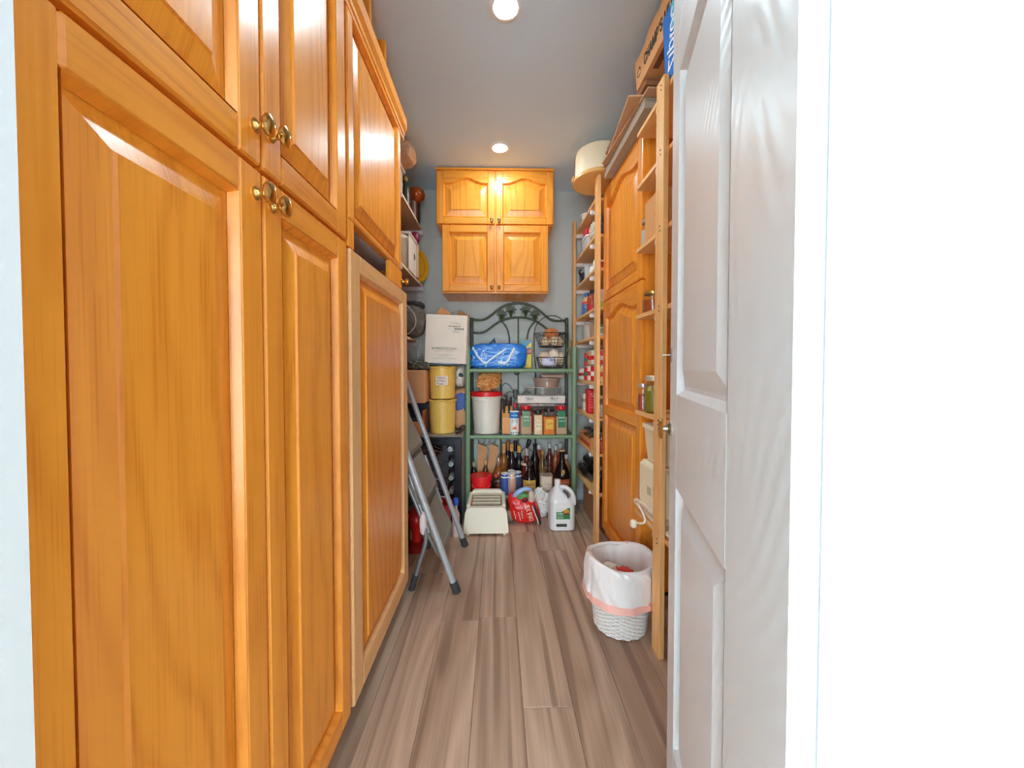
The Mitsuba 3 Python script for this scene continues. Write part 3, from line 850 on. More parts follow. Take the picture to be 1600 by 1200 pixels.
part(t, 'arch', tube(lo, .008, 10), DGREEN, True)
part(t, 'bar', tube([(cxm, ZR, 1.434), (cxm, ZR, 1.2), (cxm, ZR, .125)], .0042, 8), DGREEN, 40)
part(t, 'bar', tube([(.022, ZR, 1.03), (.022, ZR, .6), (.022, ZR, .125)], .006, 8), DGREEN, 40)
part(t, 'bar', tube([(.292, ZR, 1.03), (.292, ZR, .6), (.292, ZR, .125)], .006, 8), DGREEN, 40)
for s_ in (-1, 1):
    part(t, 'scroll', tube(spline([(cxm + s_ * .128, ZR, 1.405), (cxm + s_ * .092, ZR, 1.36), (cxm + s_ * .072, ZR, 1.30), (cxm + s_ * .066, ZR, 1.2), (cxm + s_ * .066, ZR, 1.04)], 30), .0052, 8), DGREEN, True)
    for zb in (.58, .14):
        part(t, 'scroll', tube(spline([(cxm + s_ * .13, ZR, zb + .20), (cxm + s_ * .10, ZR, zb + .262), (cxm + s_ * .055, ZR, zb + .282), (cxm + s_ * .02, ZR, zb + .24), (cxm, ZR, zb + .17)], 30), .003, 6), DGREEN, True)
    part(t, 'finial', blob((cxm - .01, ZR - .004, 1.01 if s_ < 0 else .535), (.02, .006, .02), .2, 3, 2, 2.2, 2), DGREEN, True)
leaf = [(0, -.05), (.012, -.022), (.036, -.026), (.030, -.006), (.046, .012), (.026, .014), (.022, .034), (.008, .022), (0, .040), (-.008, .022), (-.022, .034), (-.026, .014), (-.046, .012), (-.030, -.006), (-.036, -.026), (-.012, -.022)]
for (lx_, lz_, an) in ((.028, 1.462, 25), (.100, 1.494, 8), (.214, 1.494, -8), (.286, 1.462, -25)):
    g = rot(ext(leaf, .005), (0, 0, 1), -an)
    lf = part(t, 'leaf', mapmesh(g, (lx_, ZR - .004, lz_), XP, ZP, YN), C(66, 74, 42, .5), label='grape leaf ornament')
    gr = [move(trimesh.creation.icosphere(1, .0075), (lx_ + a * .012, ZR - .010, lz_ - .012 - b * .012)) for b in range(4) for a in ([-1, 0, 1], [-.6, .6], [-.4, .4], [0])[b]]
    part(lf, 'grapes', cat_(gr), C(58, 68, 38, .5), 40, 'bunch of grapes')

# ---------------------------------------------------------------- top shelf of the rack
ZS = 1.0405
t = thing('blue_tote', 'shiny blue cooler bag with white print lying on the top shelf of the green rack', 'bag')
BLU = C(36, 118, 204, .28)
bg = blob((.004, 2.745, ZS + .092), (.203, .085, .093), .08, 2.6, 21, 6, 5, .5)
part(t, 'bag', bg, BLU, True)
spl = []
for i in range(150):
    u, v = rnd.uniform(-1, 1), rnd.uniform(-1, 1)
    px_ = -.15 + .13 * (i % 2) * 1.6 + u * .07
    pz_ = ZS + .07 + v * .045 + (.03 if i % 3 else -.02)
    spl.append((px_, pz_, rnd.uniform(.0018, .0045)))
vtx = bg.vertices
from scipy.spatial import cKDTree
fr_ = vtx[vtx[:, 1] < 2.735]
kd = cKDTree(fr_[:, [0, 2]])
dots = []
for (a, b, r) in spl:
    i = kd.query((a, b))[1]
    dots.append(move(trimesh.creation.cylinder(r, .0016, sections=7, transform=trimesh.transformations.rotation_matrix(math.pi / 2, (1, 0, 0))), (fr_[i][0], fr_[i][1] - .0003, fr_[i][2])))
part(t, 'speckles', cat_(dots), C(226, 232, 240, .5), kind='stuff', label='white speckled print')


def onbag(pts, r, m, nm, lab):
    q = []
    for a, b in pts:
        i = kd.query((a, b))[1]
        q.append((a, fr_[i][1] - .001, b))
    part(t, nm, tube(spline(q, 24), r, 6), m, True, lab)


WHT = C(224, 232, 240, .35)
onbag([(-.178, ZS + .155), (-.155, ZS + .105), (-.12, ZS + .06), (-.09, ZS + .035)], .007, WHT, 'print', 'white printed swirl')
onbag([(-.09, ZS + .035), (-.04, ZS + .075), (0, ZS + .105), (.05, ZS + .135)], .008, WHT, 'print', 'white printed swirl')
onbag([(.0, ZS + .05), (.05, ZS + .04), (.09, ZS + .09), (.12, ZS + .15)], .011, WHT, 'print', 'white printed swirl')
part(t, 'handle', tube(spline([(-.075, 2.74, ZS + .17), (-.06, 2.735, ZS + .185), (-.035, 2.73, ZS + .205), (-.03, 2.74, ZS + .215), (-.022, 2.75, ZS + .19)], 24), .006, 8), C(30, 70, 120, .35), True)
part(t, 'base', box(-.185, .195, 2.675, 2.81, ZS - .001, ZS + .008, .003), C(24, 44, 84, .5), label='dark blue base')
t = thing('chip_bag', 'yellow snack packet with a red oval between blue bag and wire baskets', 'packet')
part(t, 'packet', box(.170, .259, 2.822, 2.862, ZS, ZS + .222, .008), C(242, 204, 42, .35))
part(t, 'header', box(.171, .258, 2.820, 2.823, ZS + .15, ZS + .218, .002), C(84, 148, 176, .35), label='blue top')
ov = lathe([(0, 0), (.04, 0), (.04, .0015), (0, .0015)], 28)
ov.apply_scale((1, .55, 1))
part(t, 'badge', mapmesh(ov, (.224, 2.8205, ZS + .130), XP, ZP, YN), C(200, 44, 30, .4), label='red oval')
lettering(t, 'ENJOY', .018, (.224, 2.8185, ZS + .130), XP, ZP, YN, C(246, 228, 190), True, width=.062)
part(t, 'yellow_band', mapmesh(ext([(0, 0), (.045, .045), (.045, .0)], .001), (.212, 2.8195, ZS + .160), XP, ZP, YN), C(244, 206, 44, .35))

# wire basket stand
t = thing('wire_basket_stand', 'two-tier dark wire basket stand with arched handle on the top rack shelf', 'basket')
bx, by = .395, 2.755


def wire_basket(z0, z1, r0, r1, key):
    ws = []
    a = np.linspace(0, 2 * math.pi, 40, endpoint=False)
    for i in range(5):
        q = i / 4
        r = r0 + (r1 - r0) * q
        ws.append(tube(COLS[bx + r * np.cos(a), by + r * .85 * np.sin(a), np.full(40, z0 + (z1 - z0) * q)], .0028 if i in (0, 4) else .0014, 5, closed=True))
    for i in range(26):
        th_ = 2 * math.pi * i / 26
        ws.append(tube([(bx + r * math.cos(th_), by + r * .85 * math.sin(th_), z) for r, z in ((r0 * .3, z0), (r0, z0), (r1, z1))], .0014, 5))
    return part(t, key, cat_(ws), WIRE, True)


wire_basket(ZS + .008, ZS + .082, .088, .112, 'basket')
wire_basket(ZS + .162, ZS + .258, .088, .126, 'basket')
hp = [(bx - .126, by, ZS + .258), (bx - .118, by, ZS + .30), (bx - .085, by, ZS + .355), (bx - .03, by, ZS + .388), (bx + .04, by, ZS + .388), (bx + .095, by, ZS + .35), (bx + .122, by, ZS + .30), (bx + .128, by, ZS + .258)]
part(t, 'handle', tube(spline(hp, 40), .0032, 8), WIRE, True)
for s_ in (-1, 1):
    part(t, 'side_wire', tube([(bx + s_ * .127, by, ZS + .26), (bx + s_ * .126, by, ZS + .12), (bx + s_ * .113, by, ZS + .004)], .0036, 8), WIRE, 40)
for i, (a, b, c_, s, am, colr, lab) in enumerate(((.340, 2.755, .060, (.040, .05, .055), .15, (232, 210, 184), 'cream paper-wrapped bundle at the left of the lower wire basket'),
                                           (.412, 2.74, .068, (.040, .05, .064), .15, (236, 218, 196), 'cream cloth bundle in the middle of the lower wire basket'),
                                           (.466, 2.765, .058, (.026, .05, .050), .18, (228, 206, 178), 'cream bundle at the right of the lower wire basket'))):
    g = thing('cloth_bundle', lab, 'bundle')
    put(g, blob((a, b, ZS + .012 + c_), s, am, 2.6, 30 + i, 2.6, 4, .3), C(*colr, .75), True)
g = thing('plastic_pack', 'white packets with a blue print under the cream bundles in the lower wire basket', 'packet')
put(g, blob((.368, 2.685, ZS + .05), (.05, .018, .032), .15, 2.6, 40, 3, 3), C(196, 190, 210, .4), True)
for i, (a, b, c_, r_, lab) in enumerate(((.350, 2.745, .20, .036, 'cream onion at the left of the upper wire basket'), (.415, 2.725, .203, .038, 'cream onion at the front of the upper wire basket'), (.455, 2.765, .20, .036, 'cream onion at the right of the upper wire basket'))):
    g = thing('onion', lab, 'onion')
    part(g, 'bulb', lathe([(0, -r_ * .9), (r_ * .7, -r_ * .75), (r_, -.1 * r_), (r_ * .85, r_ * .5), (r_ * .35, r_ * .85), (r_ * .12, r_ * 1.05), (0, r_ * 1.05)], 20, (a, b, ZS + c_)), C(238, 212, 176, .5), True)
    part(g, 'root', blob((a, b, ZS + c_ - r_ * .9), (.006, .006, .004), .2, 3, i, 2, 1), C(190, 160, 120, .8))
g = thing('bread_bag', 'orange-brown crumpled bag on top of the upper wire basket', 'bag')
put(g, blob((.400, 2.78, ZS + .262), (.055, .06, .042), .32, 3.6, 51, 2.4, 3, 1), C(216, 140, 82, .6))

# ---------------------------------------------------------------- middle shelf of the rack
ZM = .5675
t = tub('tall white plastic bucket with a red lid on the middle rack shelf', -.085, 2.755, ZM, .278, .092, .108, C(232, 222, 208, .4), None, 'bucket', False, 'white_bucket')
part(t, 'lid', lathe([(.111, .272), (.117, .274), (.118, .298), (.113, .303), (0, .303)], 40, (-.085, 2.755, ZM)), C(216, 26, 34, .35), 30, 'red lid')
part(t, 'handle', tube(COLS[-.085 + .1105 * np.cos(np.linspace(3.4, 6.0, 24)), 2.755 + .1105 * np.sin(np.linspace(3.4, 6.0, 24)), ZM + .255 - .012 * np.sin(np.linspace(0, math.pi, 24))], .002, 6), WPLASTIC, True)
g = thing('crumpled_paper_bag', 'crumpled brown paper bag on the red bucket lid', 'bag')
part(g, 'bag', blob((-.077, 2.755, ZM + .303 + .073), (.092, .085, .073), .34, 3.4, 61, 2.3, 3, 1.4), C(214, 152, 88, .6))
part(g, 'collar', blob((-.03, 2.76, ZM + .303 + .112), (.062, .07, .036), .34, 3.6, 62, 2.3, 3, 1.4), C(206, 144, 80, .6))
t = thing('knife_block', 'wooden knife block with dark-handled knives beside the white bucket', 'knife block')
blk = ext([(0, 0), (.15, 0), (.15, .13), (.06, .195), (0, .115)], .075)
part(t, 'block', mapto(wood(blk, 1), (.031, 2.69, ZM), YP, ZP, XP), C(222, 150, 78, .5))
for i, (a, b, l_) in enumerate(((.045, .155, .115), (.063, .178, .12), (.082, .155, .105), (.094, .178, .10), (.04, .185, .09))):
    o = np.array([a, 2.69 + .03 + .05 * (i % 2), ZM + b - .01])
    dv = np.array([rnd.uniform(-.02, .06), -.30, 1]); dv /= np.linalg.norm(dv)
    kn = thing('kitchen_knife', ('dark-handled knife at the left front of the knife block', 'dark-handled knife at the middle rear of the knife block', 'dark-handled knife at the right front of the knife block', 'dark-handled knife at the far right of the knife block', 'dark-handled knife at the left rear of the knife block')[i], 'knife', 'knives in the block')
    part(kn, 'handle', tube([o, o + dv * l_ * .5, o + dv * l_], [.0075, .0085, .008], 8), C(56, 50, 48, .35), True)
    part(kn, 'bolster', tube([o - dv * .03, o + dv * .002], .0055, 8), CHROME, True)
    part(kn, 'pommel', tube([o + dv * l_, o + dv * (l_ + .008)], .0085, 8), CHROME, True)
t = thing('salt_carton', 'round white and blue salt box with a red flame on the middle rack shelf', 'salt box')
sx, sy = .118, 2.675
part(t, 'box', cyl(.0345, 0, .168, (sx, sy), 30, .002).apply_translation((0, 0, ZM)), C(238, 236, 232, .5), 30)
part(t, 'band', lathe([(.0348, .118), (.0348, .162)], 30, (sx, sy, ZM)), C(44, 120, 190, .5), label='blue band')
lettering(t, 'WINDSOR', .007, (sx, sy - .0352, ZM + .138), XP, ZP, YN, C(220, 235, 245), True, width=.046)
lettering(t, 'Table Salt', .008, (sx, sy - .0345, ZM + .104), XP, ZP, YN, C(60, 70, 100), False, width=.050)
lettering(t, 'Sel de table', .006, (sx, sy - .0345, ZM + .092), XP, ZP, YN, C(60, 70, 100), False, width=.046)
fl = ext([(-.014, 0), (.014, 0), (.017, .018), (.010, .012), (.011, .034), (.002, .018), (-.004, .026), (-.006, .012), (-.015, .014)], .001)
part(t, 'picture', mapmesh(fl, (sx, sy - .0342, ZM + .038), XP, ZP, YN), C(222, 96, 60), label='red flame picture')
part(t, 'dots', cat_([box(sx - .027 + i * .016, sx - .018 + i * .016, sy - .0352, sy - .0335, ZM + .010, ZM + .019) for i in range(4)]), C(50, 52, 66), kind='stuff', label='dark square marks along the foot')


def spice(label, x, y, h, r, body, lidc, lab, lablevel, clear=True, lid_h=.13, text=None):
    t = thing('spice_jar', label, 'jar', 'spice jars on the rack')
    if clear:
        part(t, 'jar', rounded(x, y, ZM, r, h * (1 - lid_h)), CLEAR, 40)
    part(t, 'contents', rounded(x, y, ZM + .002, r * .94, h * lablevel), body, 40)
    part(t, 'lid', cyl(r * .86, h * (1 - lid_h), h, (x, y), 26, .003).apply_translation((0, 0, ZM)), lidc, 30)
    z0, z1, col = lab
    part(t, 'label', box(x - r * .62, x + r * .62, y - r * 1.02, y - r * .98, ZM + z0 * h, ZM + z1 * h, .0006), col)
    for (tx, hh, zz_, cc) in text or ():
        lettering(t, tx, hh, (x, y - r * 1.03, ZM + zz_ * h), XP, ZP, YN, cc, True, width=r * 1.0)
    return t


def rounded(x, y, z, r, h):
    from shapely.geometry import box as sbox
    p = sbox(-r * .62, -r * .62, r * .62, r * .62).buffer(r * .38, quad_segs=5)
    m = trimesh.creation.extrude_polygon(p, h, engine='earcut')
    m.apply_translation((x, y, z))
    return m


REDL = C(206, 30, 32, .35)
GLB = C(46, 116, 76, .5)
spice('tall spice jar with a red lid and faded green label, next to the salt box', .203, 2.690, .205, .042, C(188, 160, 118, .8), REDL, (.28, .82, C(104, 140, 104, .5)), .62, text=(('HERBES', .009, .62, C(220, 232, 214)), ('SPICE', .007, .5, C(220, 232, 214))))
spice('small spice jar with a black lid and cream contents', .290, 2.672, .172, .032, C(236, 206, 164, .8), C(30, 28, 28, .35), (.18, .62, C(240, 222, 186, .6)), .80, text=(('GARLIC', .008, .36, C(96, 36, 30)), ('powder', .006, .52, C(120, 90, 60))))
spice('square spice jar of orange powder with a black lid', .369, 2.680, .186, .044, C(222, 128, 44, .7), C(34, 30, 28, .35), (.22, .60, C(232, 180, 60, .5)), .66, text=(('CURRY', .009, .42, C(180, 90, 20)),))
spice('tall spice jar with red lid and dark green label, rightmost on the rack', .459, 2.690, .203, .043, C(196, 166, 128, .8), REDL, (.25, .84, GLB), .60, text=(('BASIL', .010, .60, C(230, 236, 226)), ('leaves', .007, .48, C(230, 236, 226))))
bottle('clear bottle with a red cap behind the salt box', .128, 2.755, ZM, .215, .026, JUGB, CLEAR, REDL, .14, liquid=(.5, C(226, 206, 190)))
for i, (x_, c_, lab) in enumerate(((.155, (206, 60, 50), 'small red spice tin behind the salt box'), (.243, (196, 70, 84), 'small pink spice tin behind the first red-lidded jar'), (.325, (150, 120, 90), 'small brown spice tin behind the black-lidded jars'))):
    g = thing('spice_tin', lab, 'tin')
    part(g, 'tin', cyl(.024, 0, .15, (x_, 2.765), 20, .002).apply_translation((0, 0, ZM)), C(*c_, .4), 30)
    part(g, 'lid', cyl(.0235, .15, .165, (x_, 2.765), 20, .002).apply_translation((0, 0, ZM)), C(120, 30, 30, .4), 30)
t = thing('drink_carton', 'flat white and grey drinks case printed TRULY twice, lying behind the spice jars', 'carton')
part(t, 'lower_box', box(.150, .498, 2.80, 2.860, ZM, ZM + .215, .003), C(116, 100, 92, .6), label='grey lower part')
part(t, 'white_band', box(.146, .500, 2.742, 2.860, ZM + .216, ZM + .272, .003), C(240, 226, 212, .6), label='white upper band')
part(t, 'ledge', box(.150, .496, 2.744, 2.80, ZM + .190, ZM + .2155, .003), C(120, 104, 98, .6))
for x_ in (.235, .415):
    lettering(t, 'TRULY', .019, (x_, 2.7412, ZM + .250), XP, ZP, YN, C(70, 72, 80), True, width=.064)
    part(t, 'rule', box(x_ - .028, x_ + .028, 2.7412, 2.742, ZM + .230, ZM + .2325), C(80, 150, 150))
lettering(t, 'HARD SELTZER', .010, (.32, 2.7432, ZM + .203), XP, ZP, YN, C(226, 214, 206), True, width=.20)
t = thing('glass_baking_dish', 'clear glass dish on the drinks case', 'glass dish')
part(t, 'dish', lathe([(0, 0), (.12, 0), (.135, .006), (.142, .052), (.148, .056), (.148, .06), (.139, .058), (.130, .010), (0, .005)], 40, (.340, 2.79, ZM + .2735)).apply_transform(np.diag([1, 1, 1, 1.0])), CLEAR, 40)
part(t, 'rim', tube(COLS[.340 + .148 * np.cos(np.linspace(0, 6.283, 48, endpoint=False)), 2.79 + .148 * np.sin(np.linspace(0, 6.283, 48, endpoint=False)) * .5, np.full(48, ZM + .333)], .0022, 6, closed=True), C(222, 208, 192, .2), True)
t = thing('plastic_food_box', 'brownish clear plastic box stacked on the glass dish', 'food box')
part(t, 'box', lathe([(0, 0), (.085, 0), (.10, .065), (.104, .066), (.104, .07), (.096, .07), (.081, .004), (0, .004)], 36, (.365, 2.79, ZM + .3340)), C(172, 140, 124, .25), 40)
part(t, 'lid', box(.320, .495, 2.72, 2.86, ZM + .405, ZM + .428, .008), C(190, 150, 130, .4), label='pinkish lid')
part(t, 'glint', box(.352, .366, 2.6955, 2.7, ZM + .345, ZM + .40, .002), C(232, 222, 214, .2))  # pale bar painted as a highlight on the plastic side
g = thing('black_plug', 'black power adapter with its cord hanging behind the knife block', 'power adapter')
part(g, 'adapter', box(.118, .150, 2.842, 2.868, ZM + .245, ZM + .31, .006), C(70, 70, 62, .5))
part(g, 'cord', tube(spline([(.028, 2.86, ZM + .30), (.035, 2.86, ZM + .34), (.06, 2.86, ZM + .36), (.09, 2.86, ZM + .34), (.12, 2.858, ZM + .29), (.122, 2.855, ZM + .15), (.115, 2.855, ZM + .01)], 40), .0025, 6), BLACK, True)

# ---------------------------------------------------------------- bottom of the rack: bottles, tub, cans
ZB = .1325
RT = C(240, 34, 38, .35)
t = thing('red_tub', 'round red plastic tub with a lid, front left of the bottom rack shelf', 'tub')
part(t, 'body', lathe([(0, 0), (.068, 0), (.072, .005), (.075, .105), (0, .105)], 36, (-.122, 2.70, ZB)), RT, 40)
part(t, 'lid', lathe([(.076, .100), (.080, .102), (.080, .128), (.076, .133), (.066, .130), (0, .130)], 36, (-.122, 2.70, ZB)), RT, 30)
a = np.linspace(-2.6, -.5, 24)
part(t, 'handle', tube(COLS[-.122 + .079 * np.cos(a), 2.70 + .079 * np.sin(a), ZB + .075 - .035 * np.sin(np.linspace(0, math.pi, 24))], .0028, 6), C(240, 90, 90, .35), True)
t = thing('cutting_boards', 'two wooden serving boards with wire loops leaning behind the red tub', 'cutting board')
for i, (a, zt_, lab) in enumerate(((-.135, .458, 'left'), (-.072, .452, 'right'))):
    w_ = .034
    pts = [(-w_ * .55, 0), (w_ * .55, 0), (w_ * .8, .02), (w_ * .72, .16), (w_ * 1.05, .24), (w_ * 1.15, .285), (w_ * .95, .315), (-w_ * .95, .335), (-w_ * 1.05, .325), (-w_ * .95, .24), (-w_ * .85, .12), (-w_ * .8, .02)]
    g = rot(ext(pts, .016), (0, 0, 1), -3 - 5 * i)
    part(t, 'board', mapto(wood(g, 1), (a, 2.836, ZB), XP, ZP, YN), C(204, 140, 84, .5))
    part(t, 'loop', tube(spline([(a - .01, 2.85, ZB + .32), (a - .016 + .03 * i, 2.85, ZB + .37), (a + .005 + .03 * i, 2.85, ZB + .40), (a + .03 + .02 * i, 2.85, ZB + .385), (a + .015 + .02 * i, 2.85, ZB + .32)], 24), .0018, 6), WIRE, True)
for i, (a, b, c_, lab) in enumerate(((.050, 2.66, 'blue', 'blue drink can at the left of the cluster on the bottom rack shelf'), (.100, 2.655, 'pink', 'pink drink can at the front of the cluster'), (.143, 2.69, 'dblue', 'dark blue drink can at the right of the cluster'), (.098, 2.722, 'w', 'drink can at the back of the cluster'))):
    col = {'blue': (70, 96, 168), 'pink': (226, 176, 154), 'dblue': (64, 84, 128), 'w': (206, 206, 210)}[c_]
    g = thing('drink_can', lab, 'can', 'drink cans under the rack')
    h_ = .157
    zc = ZB
    part(g, 'body', lathe([(0, .002), (.025, 0), (.0315, .01), (.0315, h_ - .018), (.027, h_ - .005)], 26, (a, b, zc)), C(*col, .3, .2), 40)
    part(g, 'lid', lathe([(.027, h_ - .006), (.0275, h_), (.025, h_), (.024, h_ - .004), (0, h_ - .004)], 26, (a, b, zc)), C(236, 236, 232, .45), 30)
    part(g, 'band', lathe([(.0318, h_ - .03), (.0318, h_ - .02)], 26, (a, b, zc)), C(236, 234, 232, .4))
CORK = C(216, 158, 96, .6)
BK = C(24, 18, 22, .12)
bottle('amber bottle with a cork-coloured top, leftmost of the tall bottles under the rack', .045, 2.82, ZB, .335, .034, WINE, C(142, 86, 34, .15), CORK, .20)
bottle('dark wine bottle with a copper foil top right of the amber bottle', .078, 2.855, ZB, .348, .034, WINE, BK, C(176, 110, 56, .3, .4), .19)
bottle('dark wine bottle with a cork-coloured top in the row under the rack', .104, 2.80, ZB, .335, .036, WINE, C(38, 22, 28, .12), CORK, .16)
bottle('clear bottle with a black foil top in the row under the rack', .134, 2.86, ZB, .345, .034, WINE, C(120, 124, 110, .15), BLACK, .22)
bottle('dark bottle with a light wooden stopper in the row under the rack', .160, 2.80, ZB, .322, .035, WINE, BK, C(224, 164, 84, .5), .15, C(206, 170, 150, .6), bandz=(.18, .34))
bottle('tall thin black wine bottle standing behind the coffee liqueur', .284, 2.83, ZB, .332, .034, LIQ, C(30, 18, 18, .12))
bottle('amber bottle with clear neck and tilted black spout under the rack', .214, 2.745, ZB, .315, .044, DUMPY, C(104, 34, 20, .12), C(190, 180, 170, .2, .4), .16, C(220, 196, 160, .6), bandz=(.62, .68), capr=.019)
g = thing('pour_spout', 'black plastic pourer stuck slanting in the amber bottle', 'pourer')
part(g, 'stem', tube([(.214, 2.745, ZB + .319), (.222, 2.745, ZB + .34)], .009, 10), BLACK, True)
part(g, 'spout', tube([(.221, 2.745, ZB + .335), (.236, 2.745, ZB + .378)], [.014, .0165], 12), BLACK, True)
bottle('squat dark liqueur bottle with a yellow label before the amber bottle', .228, 2.682, ZB, .232, .047, DUMPY, C(30, 16, 12, .12), C(60, 40, 30, .3), .10, C(230, 184, 96, .5), bandz=(.06, .46), text=(('LIQUEUR', .010, .34, C(120, 50, 20)), ('COFFEE', .010, .22, C(150, 60, 20))))
t = thing('square_bottle', 'square clear glass bottle with a cream label and dark cap, in front under the rack', 'bottle')
part(t, 'glass', cat_(move(rounded(.353, 2.71, 0, .052, .165), (0, 0, ZB)), lathe([(.03, .165), (.022, .178), (.018, .185), (.018, .20)], 20, (.353, 2.71, ZB))), CLEAR, 30)
part(t, 'contents', move(rounded(.353, 2.71, 0, .047, .125), (0, 0, ZB + .004)), C(214, 192, 168, .2), 30)
part(t, 'cap', cyl(.021, .195, .232, (.353, 2.71), 20, .004).apply_translation((0, 0, ZB)), C(70, 56, 44, .35), 30)
part(t, 'label', box(.318, .388, 2.656, 2.6575, ZB + .03, ZB + .125, .0005), C(222, 200, 176, .6))
lettering(t, 'CLASICO', .009, (.353, 2.6555, ZB + .075), XP, ZP, YN, C(120, 96, 76), False, width=.045)
bottle('dark liqueur bottle with gold emblem and orange red label behind the jug', .468, 2.69, ZB, .315, .058, [(0, 0), (.95, 0), (1, .02), (1, .34), (.96, .44), (.72, .58), (.38, .70), (.30, .78), (.30, .985), (.34, .99), (.34, 1), (0, 1)], C(26, 14, 12, .12), C(196, 150, 110, .4), .03, C(196, 92, 54, .5), bandz=(.20, .36), text=(('BAILEYS', .014, .29, C(236, 200, 150)),))
k_ = [x for x in scene if x.startswith('bottle') and x.endswith('__body')][-1][:-6]
em = lathe([(0, 0), (.013, 0), (.013, .001), (0, .001)], 20)
em.apply_scale((1, 1.5, 1))
part(k_, 'emblem', mapmesh(em, (.468, 2.632, ZB + .165), XP, ZP, (0, -.95, .3)), C(200, 160, 70, .35, .5), label='gold emblem')
for i, (x_, y_, h_, capc, body, lab) in enumerate(((.318, 2.86, .315, (222, 220, 214), (140, 60, 36), 'reddish bottle with a clear cap between the tall black bottle and the square one'), (.338, 2.79, .29, (180, 140, 70), (120, 90, 40), 'amber bottle with a golden neck behind the square bottle'), (.398, 2.845, .328, (206, 206, 200), (96, 40, 30), 'bottle with a wide clear stopper behind the square bottle'),
                                        (.448, 2.86, .31, (214, 208, 204), (164, 96, 60), 'rose bottle with a thin clear neck behind the cream liqueur'), (.478, 2.81, .335, (200, 204, 200), (150, 60, 30), 'orange-red bottle with a wide clear stopper behind the cream liqueur'), (.512, 2.765, .26, (230, 220, 210), (186, 110, 60), 'small orange bottle with a white cap at the right post of the rack'))):
    bottle(lab, x_, y_, ZB, h_, .030, LIQ, C(*body, .12), C(*capc, .15), .10, capr=.0155)
for i, (x_, y_, h_, body, capc, lab) in enumerate(((-.182, 2.80, .20, (30, 26, 24), (196, 170, 130), 'small dark bottle with a tan cap left behind the red tub'), (-.095, 2.80, .215, (90, 50, 30), (206, 160, 110), 'small brown bottle with a ribbed cork behind the red tub'), (-.028, 2.805, .15, (70, 60, 50), (224, 218, 208), 'small bottle with a white cap right behind the red tub'),
                                             (-.014, 2.72, .13, (50, 40, 30), (214, 70, 84), 'mini bottle with a pink cap between red tub and cans'), (.004, 2.665, .105, (90, 50, 30), (120, 110, 90), 'mini bottle in front between red tub and cans'))):
    bottle(lab, x_, y_, ZB, h_, .022, LIQ, C(*body, .15), C(*capc, .4), .16)
t = thing('amber_decanter', 'round amber decanter with a silvery stopper behind the mini bottles', 'bottle')
part(t, 'body', lathe([(0, 0), (.03, 0), (.042, .03), (.044, .06), (.036, .09), (.016, .105), (.012, .115), (0, .115)], 24, (.004, 2.79, ZB + .06)), C(150, 84, 34, .12), True)
part(t, 'foot', cyl(.03, 0, .062, (.004, 2.79), 20).apply_translation((0, 0, ZB)), C(40, 30, 26, .3), 30)
part(t, 'stopper', lathe([(.010, .114), (.013, .125), (.016, .15), (.013, .175), (0, .18)], 20, (.004, 2.79, ZB + .06)), C(196, 168, 150, .25, .5), True)

# ---------------------------------------------------------------- on the floor before the rack
t = thing('toaster', 'long cream four-slice toaster on the floor in front of the rack', 'toaster')
tx0, tx1, ty0, ty1, tz = -.213, .063, 2.29, 2.60, .185
prof_ = lambda w, h: [(-w, .015), (w, .015), (w + .004, .03), (w - .006, h - .035), (w - .018, h - .008), (w - .035, h), (-w + .035, h), (-w + .018, h - .008), (-w + .006, h - .035), (-w - .004, .03)]
part(t, 'front', mapmesh(ext(prof_(.137, .178), .035), ((tx0 + tx1) / 2, 2.325, 0), XP, ZP, YN), CREAM, 30)
part(t, 'rear', mapmesh(ext(prof_(.118, tz + .012), .03), ((tx0 + tx1) / 2, 2.60, 0), XP, ZP, YN), CREAM, 30)
part(t, 'body', mapmesh(ext(prof_(.112, tz - .03), .25), ((tx0 + tx1) / 2, 2.573, 0), XP, ZP, YN), CREAM, 30)
for s_ in (-1, 1):
    c0 = (tx0 + tx1) / 2 + s_ * .112
    part(t, 'side', box(c0 - .012, c0 + .012, 2.32, 2.575, .03, tz + .002, .008), CREAM)
part(t, 'slot_plate', box(-.175, .025, 2.33, 2.568, .150, .157), C(150, 132, 106, .35, .4), label='metal slot plate')
for i in range(4):
    y_ = 2.352 + i * .056
    part(t, 'slot', box(-.165, .015, y_, y_ + .024, .1575, .160), C(52, 44, 36, .6), label='dark bread slot')
    part(t, 'guide', box(-.168, .018, y_ + .028, y_ + .044, .157, .178, .004), C(216, 200, 172, .4))
part(t, 'red_panel', box(-.180, -.167, 2.34, 2.47, .157, .165, .001), C(190, 84, 60, .4), label='red strip')
for fx in (-.19, .04):
    for fy in (2.31, 2.57):
        part(t, 'foot', cyl(.012, 0, .016, (fx, fy), 12), C(206, 190, 166, .5), 30)
t = thing('vinegar_jug', 'translucent white plastic jug with a green label on the floor, right front of the rack', 'jug')
JM = mat('jug', S(226, 222, 220), .35, 0, .5)
jx, jy = .416, 2.42
lev = [(.0, .074), (.006, .082), (.175, .082), (.190, .080), (.21, .070), (.235, .052), (.258, .032), (.272, .021), (.292, .019)]
from shapely.geometry import box as sbox
V_, F_, n_ = [], [], 0
rings_ = []
for z_, r_ in lev:
    q_ = min(1, (z_ / .275)) ** 6
    th_ = np.linspace(0, 2 * math.pi, 40, endpoint=False)
    pw = 5 - 3 * q_
    rr_ = (np.abs(np.cos(th_)) ** pw + np.abs(np.sin(th_)) ** pw) ** (-1 / pw)
    off = -.024 * max(0, (z_ - .18) / .1)
    rings_.append(COLS[jx + off + r_ * rr_ * np.cos(th_), jy + r_ * rr_ * .95 * np.sin(th_), np.full(40, z_)])
V_ = np.vstack(rings_ + [[[jx, jy, 0]], [[jx - .026, jy, .292]]])
F_ = []
